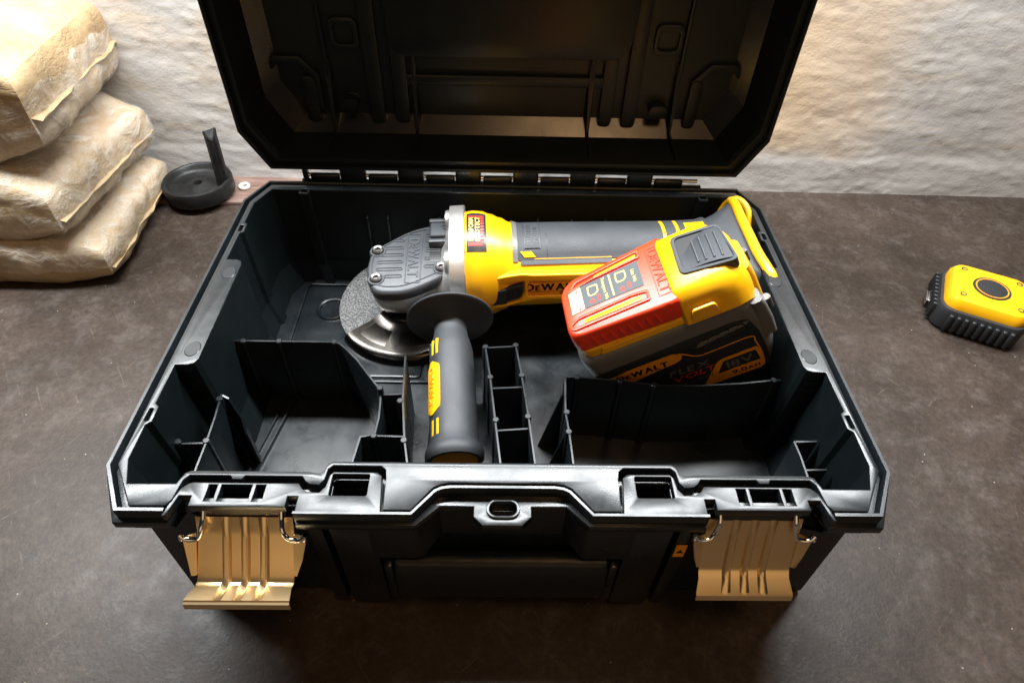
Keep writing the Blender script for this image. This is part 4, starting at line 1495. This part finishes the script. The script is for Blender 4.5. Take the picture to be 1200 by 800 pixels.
# transport cap
cap = None
mb = MB()
c0 = [(1.5, 12), (3.5, 7), (9, 4.2), (72, 1.5), (79, 2.2), (81, 5), (84.5, 58), (83, 62), (78, 63.5), (12, 57), (5.5, 53), (1.8, 46)]
def capring(k, z, dx=0):
    P = smooth(rounded(c0, 5, 3), 2)
    return [Vector((42+(p.x-42)*k+dx, 31.5+(p.y-31.5)*k, z)) for p in P]
mb.loft([capring(1.0, 21.6), capring(1.012, 22.5), capring(1.0, 30), capring(.985, 35.4), capring(.955, 37.6), capring(.93, 38.0)])
cap = mb.build('transport_cap', 'red', bp, 40)
# slots that show the yellow rails: shallow frames proud of the cap with inset yellow bars
def capslot(poly, yel):
    mb = MB()
    mb.plate(poly, [[(lerp(p[0], sum(q[0] for q in poly)/len(poly), 0.0), p[1]) for p in yel]], 37.8, 39.6, 0.35)
    return mb
for poly, hole_, bar in (
    (rounded([(8, 44), (14, 52.5), (64, 58.5), (64, 50.3), (26, 47.5)], 2, 3), rounded([(12.0, 46.4), (16, 50.6), (62.2, 56.0), (62.2, 51.8), (26, 49.2)], 1.2, 2), [(28, 49.6), (61, 52.2), (61.4, 55.2), (30, 51.4)]),
    (rounded([(4, 14.5), (6.5, 9.2), (62, 10.6), (62, 19.8), (52, 21.2), (12, 19.5)], 2, 3), rounded([(6.4, 14.4), (8.5, 11.6), (60, 12.6), (60.2, 18.2), (51, 19.4), (12, 17.6)], 1.2, 2), [(15, 13), (56, 13.8), (57, 17.6), (17, 16.2)])):
    mb = MB()
    mb.plate(poly, [hole_], 37.4, 39.4, 0.4)
    sl = mb.build('cap_slot_rim', 'red', cap, 40)
    mb = MB()
    mb.plate(rounded(bar, 0.8, 2), [], 37.8, 38.5, 0.2)
    mb.build('rail_bar', 'yellow', cap, 40)
# printed label
mb = MB()
LAB = [(16.5, 25.0), (16.5, 46.2), (61.5, 48.8), (60.8, 25.2)]
mb.plate(rounded(LAB, 1, 2), [], 38.0, 38.5, 0)
lab = mb.build('cap_label', 'labelgrey', cap, 40, True)
mb = MB()
mb.plate([(8.6, 23.6), (8.8, 43.5), (18.0, 46.0), (18.0, 24.6)], [], 38.1, 38.62, 0)
mb.build('label_cream', 'printcream', lab, 40, True)
for y in (26, 42.5):
    mb = MB()
    mb.lathe([(0.05, 38.72), (1.0, 38.7)], 12, Matrix.Translation((14.8, y, 0)))
    mb.build('label_dot', 'printred', lab, 40, True)
CT = lambda x, y: frame((x, y, 38.58), (0, -1, 0), (1, 0, 0), (0, 0, 1))
mb = MB()
mb.plate([(39.2, 26.5), (40.2, 26.5), (40.2, 46.5), (39.2, 46.5)], [], 38.5, 38.6, 0)
def outline(cx, cy, s):
    a = [(cx-.30*s, cy-.42*s), (cx+.10*s, cy-.42*s), (cx+.34*s, cy-.20*s), (cx+.34*s, cy+.40*s), (cx-.34*s, cy+.44*s), (cx-.38*s, cy-.20*s)]
    b = [(cx+(x-cx)*.80, cy+(y-cy)*.80) for x, y in a]
    mb.plate(rounded(a, .8, 2), [rounded(b, .6, 2)], 38.5, 38.6, 0)
outline(26.5, 38.5, 11); outline(47.5, 40.5, 11)
mb.build('label_outline', 'printyellow', lab, 40, True)
mb = MB()
mb.text('Transport Wh', 3.5, CT(34.6, 36), 0.03, 0.0)
mb.text('Use Wh', 3.5, CT(56.0, 37), 0.03, 0.0)
o = mb.build('label_lettering', 'printyellow', lab, 40, True); o['kind'] = 'stuff'
mb = MB()
for cx in (24.5, 46.5):
    mb.plate([(cx-2.2, 29), (cx, 26.5), (cx+2.2, 29), (cx, 31.5)], [], 38.5, 38.62, 0)
    mb.plate([(cx+4, 28), (cx+6, 28), (cx+6, 33), (cx+4, 33)], [], 38.5, 38.62, 0)
o = mb.build('label_mark', 'printred', lab, 40, True); o['kind'] = 'stuff'
mb = MB()
mb.text('+   -', 3.0, CT(12.6, 34.5), 0.03, 0.05)
o = mb.build('label_lettering', 'printblack', lab, 40, True); o['kind'] = 'stuff'
# raised lettering on the cap and grip flutes on its near side
mb = MB()
mb.plate([(67.2, 10.5), (77.4, 10.5), (78.6, 55.5), (68.4, 55.5)], [[(67.9, 11.2), (76.7, 11.2), (77.9, 54.8), (69.1, 54.8)]], 37.9, 38.5, 0.1)
mb.build('lettering_frame', 'red', cap, 40)
mb = MB()
logo(mb, frame((72.8, 33, 38.0), (0, -1, 0), (1, 0, 0), (0, 0, 1)), 7.0, 0.55, 0.2, 0.98)
o = mb.build('embossed_lettering', 'red', cap, 40); o['kind'] = 'stuff'
for k in range(8):
    x = 17+6.3*k
    mb = MB()
    y = 4.0-(x-9)*2.7/63
    mb.tube([(x+1.6, y+.3, 23), (x, y+.1, 30.5), (x-.2, y+1.2, 33)], [1.0, 1.2, .6], 8)
    mb.build('cap_flute', 'red', cap, 60)

# ------------------------------------------------------------------ things around the case
# black crank wheel on the back board
cw = thing('crank_wheel', 'worn black crank wheel with a broken upright peg, on the back board by the wall', 'crank wheel', Matrix.Translation((-.352, .474, .0045)))
mb = MB()
mb.lathe([(0.1, 1.0), (33, 1.0), (37, 3), (38.5, 6), (38.5, 18), (37.5, 20.5), (34.5, 21), (32.5, 19.5), (31.5, 15.5), (28, 13.0), (14, 13.6), (9.5, 15.6), (5.0, 16.0), (4.4, 15.0), (4.0, 8.0), (0.1, 7.5)], 64)
mb.build('wheel', 'wheelblack', cw, 45)
mb = MB()
n = 20
rings = []
for k, z in enumerate([12, 20, 40, 60, 70, 74, 76]):
    r_ = [7.8, 7.2, 7.0, 6.9, 6.9, 7.4, 6.2][k]
    rg = []
    for i in range(n):
        a = 2*pi*i/n
        rr = r_*(1-0.10*(cos(a*6) > .4))
        zz = z
        if k >= 4: zz += 3.2*sin(a*2+1) + 2.0*cos(a*3)
        rg.append(Vector((28+rr*cos(a)+0.04*(z-12), 3+rr*sin(a)+0.03*(z-12), zz)))
    rings.append(rg)
mb.loft(rings)
mb.build('peg', 'wheelblack', cw, 25)

wsh = thing('white_washer', 'small off white washer ring lying on the back board beside the case', 'washer', Matrix.Translation((-.307, .489, .0045)))
mb = MB()
mb.lathe([(3.4, 0.6), (4.2, 0.1), (5.8, 0.1), (6.6, 0.8), (6.6, 3.4), (5.8, 4.2), (4.2, 4.2), (3.4, 3.6), (3.4, 0.6)], 28)
mb.build('ring', 'white', wsh, 50)

# yellow tool at the right
tp = thing('tape_measure', 'yellow tape measure with black ribbed rubber edge lying on the bench right of the case', 'tape measure', Matrix.Translation((.463, .288, 0)) @ Matrix.Rotation(radians(-28), 4, 'Z'))
mb = MB()
mb.loft([rb(-36, 36, -34, 34, 0.5, 14), rb(-38, 38, -36, 36, 3, 14), rb(-38, 38, -36, 36, 20, 14), rb(-36.5, 36.5, -34.5, 34.5, 24, 14)])
mb.build('rubber_bumper', 'dark', tp, 40)
for k in range(9):
    mb = MB()
    y = -26+k*6.4
    mb.box(-41, -37, y, y+3.6, 3, 21, 1.0)
    mb.build('bumper_rib', 'dark', tp, 40)
for k in range(9):
    mb = MB()
    x = -26+k*6.4
    mb.box(x, x+3.6, -39, -35, 3, 21, 1.0)
    mb.build('bumper_rib', 'dark', tp, 40)
mb = MB()
mb.loft([rb(-34, 36, -31, 34, 23, 13), rb(-33.5, 36, -30.5, 34, 30, 13), rb(-31, 34, -28, 32, 34, 12), rb(-24, 28, -22, 26, 35.5, 10)])
tb_ = mb.build('case_body', 'yellow', tp, 40)
mb = MB()
mb.lathe([(0.1, 36.2), (15.5, 36.2), (16.5, 35.9), (16.8, 34.5)], 40, Matrix.Translation((2, 2, 0)))
tl = mb.build('round_label', 'panel', tb_, 40)
mb = MB()
mb.lathe([(13.2, 36.35), (14.4, 36.35)], 40, Matrix.Translation((2, 2, 0)))
mb.build('label_ring', 'orange', tl, 40)
for x, y in ((-22, -19), (26, -19), (26, 23), (-22, 23)):
    mb = MB()
    mb.lathe([(0.1, 34.2), (1.6, 34.4), (1.8, 35.8), (2.8, 35.8), (3.0, 33)], 14, Matrix.Translation((x, y, 0)))
    mb.build('case_screw', 'screw', tb_, 40)
mb = MB()
mb.box(-42, -34, -8, 8, 8, 10, 0.6)
mb.box(-43.5, -42, -8, 8, 4, 10, 0.5)
mb.build('tape_hook', 'steel', tb_, 40)

# paper sacks wrapped in film
def sack(label, cx, cy, z0, sx, sy, sz, rot, seed, lean=0.0, nx=46, ny=46, nz=18):
    t = thing('paper_sack', label, 'paper sack', Matrix.Translation((cx*.001, cy*.001, z0*.001)) @ Matrix.Rotation(radians(rot), 4, 'Z'), 'brown paper sacks stacked beside the wall')
    def shape(off, amp):
        tb = bmesh.new()
        bmesh.ops.create_cube(tb, size=2.0)
        bmesh.ops.subdivide_edges(tb, edges=tb.edges[:], cuts=50, use_grid_fill=True)
        for v in tb.verts:
            p = v.co.copy()
            # brick of paper with folded, pinched end flaps
            e = max(0.0, (p.x-.50)/.50)
            q = Vector((p.x*(1-.05*abs(p.z)**4 - .03*abs(p.y)**8), p.y*(1-.06*abs(p.z)**4 - .05*e), p.z*(1-.07*abs(p.x)**4 - .05*abs(p.y)**6)))
            q.z = lerp(q.z, -0.14 + q.z*.66, e)
            x, y, z = q.x*sx/2, q.y*sy/2, q.z*sz/2 + sz/2
            nn = Vector((q.x*.9, q.y*.9, q.z*.8)).normalized()
            d = 2.2*noise.fractal(Vector((x/70+seed*7.3, y/70, z/60)), 0.8, 2.2, 2)
            wv = Vector((x, y, z)) + 9*noise.noise_vector(Vector((x/45, y/45, z/45+seed)))
            dv = noise.voronoi(Vector((wv.x/46+seed*3.1, wv.y/34, wv.z/40)))[0]
            d += amp*2.6*(0.5-min(1.0, dv[0]))
            dv = noise.voronoi(Vector((wv.x/15+seed*1.7, wv.y/13, wv.z/12)))[0]
            d += amp*0.75*(0.45-min(1.0, dv[0]))*(0.35+max(0, noise.noise(Vector((x/50, y/50, z/30+seed)))*1.5))
            v.co = Vector((x, y, z + lean*x)) + nn*(d+off)
            if v.co.z < 0.3 and abs(lean) < 1e-6 and z0 < 10: v.co.z = 0.3
        return tb
    mb = MB(); mb.bm.free(); mb.bm = shape(0, 1.8)
    body_ = mb.build('paper_wrap', 'paper', t, 24)
    # folded flap of the wrapper standing off the pinched end
    fl_ = MB()
    rows = []
    for k in range(25):
        u = -1+2*k/24
        y = u*sy*.46
        w = 7.5+4*noise.noise(Vector((y/25, seed*5, 0)))
        zc_ = sz*.40 + 2.2*noise.noise(Vector((y/40, seed*9, 1))) + lean*sx/2
        x_ = sx*.475+1.5*noise.noise(Vector((y/30, seed, 3)))
        rows.append([Vector((x_-10, y, zc_+.8)), Vector((x_+w, y, zc_-3.5+2*noise.noise(Vector((y/14, seed, 4))))), Vector((x_+w, y, zc_-4.2)), Vector((x_-10, y, zc_-.2))])
    fl_.loft(rows)
    fl_.build('paper_flap', 'paper', body_, 30)
    # glued seam running round the wrapper
    return t, body_
def film_on(t, body_, zlo, zhi, seed):
    # clear film sheet clinging to part of the sack, copied from its surface and lifted off it
    me = body_.data.copy()
    bm = bmesh.new(); bm.from_mesh(me)
    bm.normal_update()
    keep = []
    for f in bm.faces:
        c_ = f.calc_center_median()*1000
        e = 10*noise.noise(Vector((c_.x/30+seed, c_.y/30, 2.0)))
        keep.append(zlo+e < c_.z < zhi+e)
    bmesh.ops.delete(bm, geom=[f for f, k in zip(bm.faces[:], keep) if not k], context='FACES')
    bm.normal_update()
    for v in bm.verts:
        v.co += v.normal*(0.0012+0.0010*noise.noise(v.co*60))
    bm.to_mesh(me); bm.free()
    me.materials.clear(); me.materials.append(M['film'])
    o = bpy.data.objects.new('film', me)
    COL.objects.link(o)
    o.parent = body_
s1 = sack('brown paper sack at the bottom of the stack, right on the bench', -482, 402, 0, 190, 185, 54, 3, 1)
s2 = sack('creased brown paper sack in film, middle of the stack', -497, 412, 48, 200, 190, 70, -4, 2, 0.02)
s3 = sack('pale paper sack under clear film at the top of the stack', -500, 424, 119, 200, 190, 104, 3, 3, 0.03)
film_on(*s1, 20, 66, 3.0)
film_on(*s2, 8, 74, 8.0)
film_on(*s3, 0, 60, 5.0)
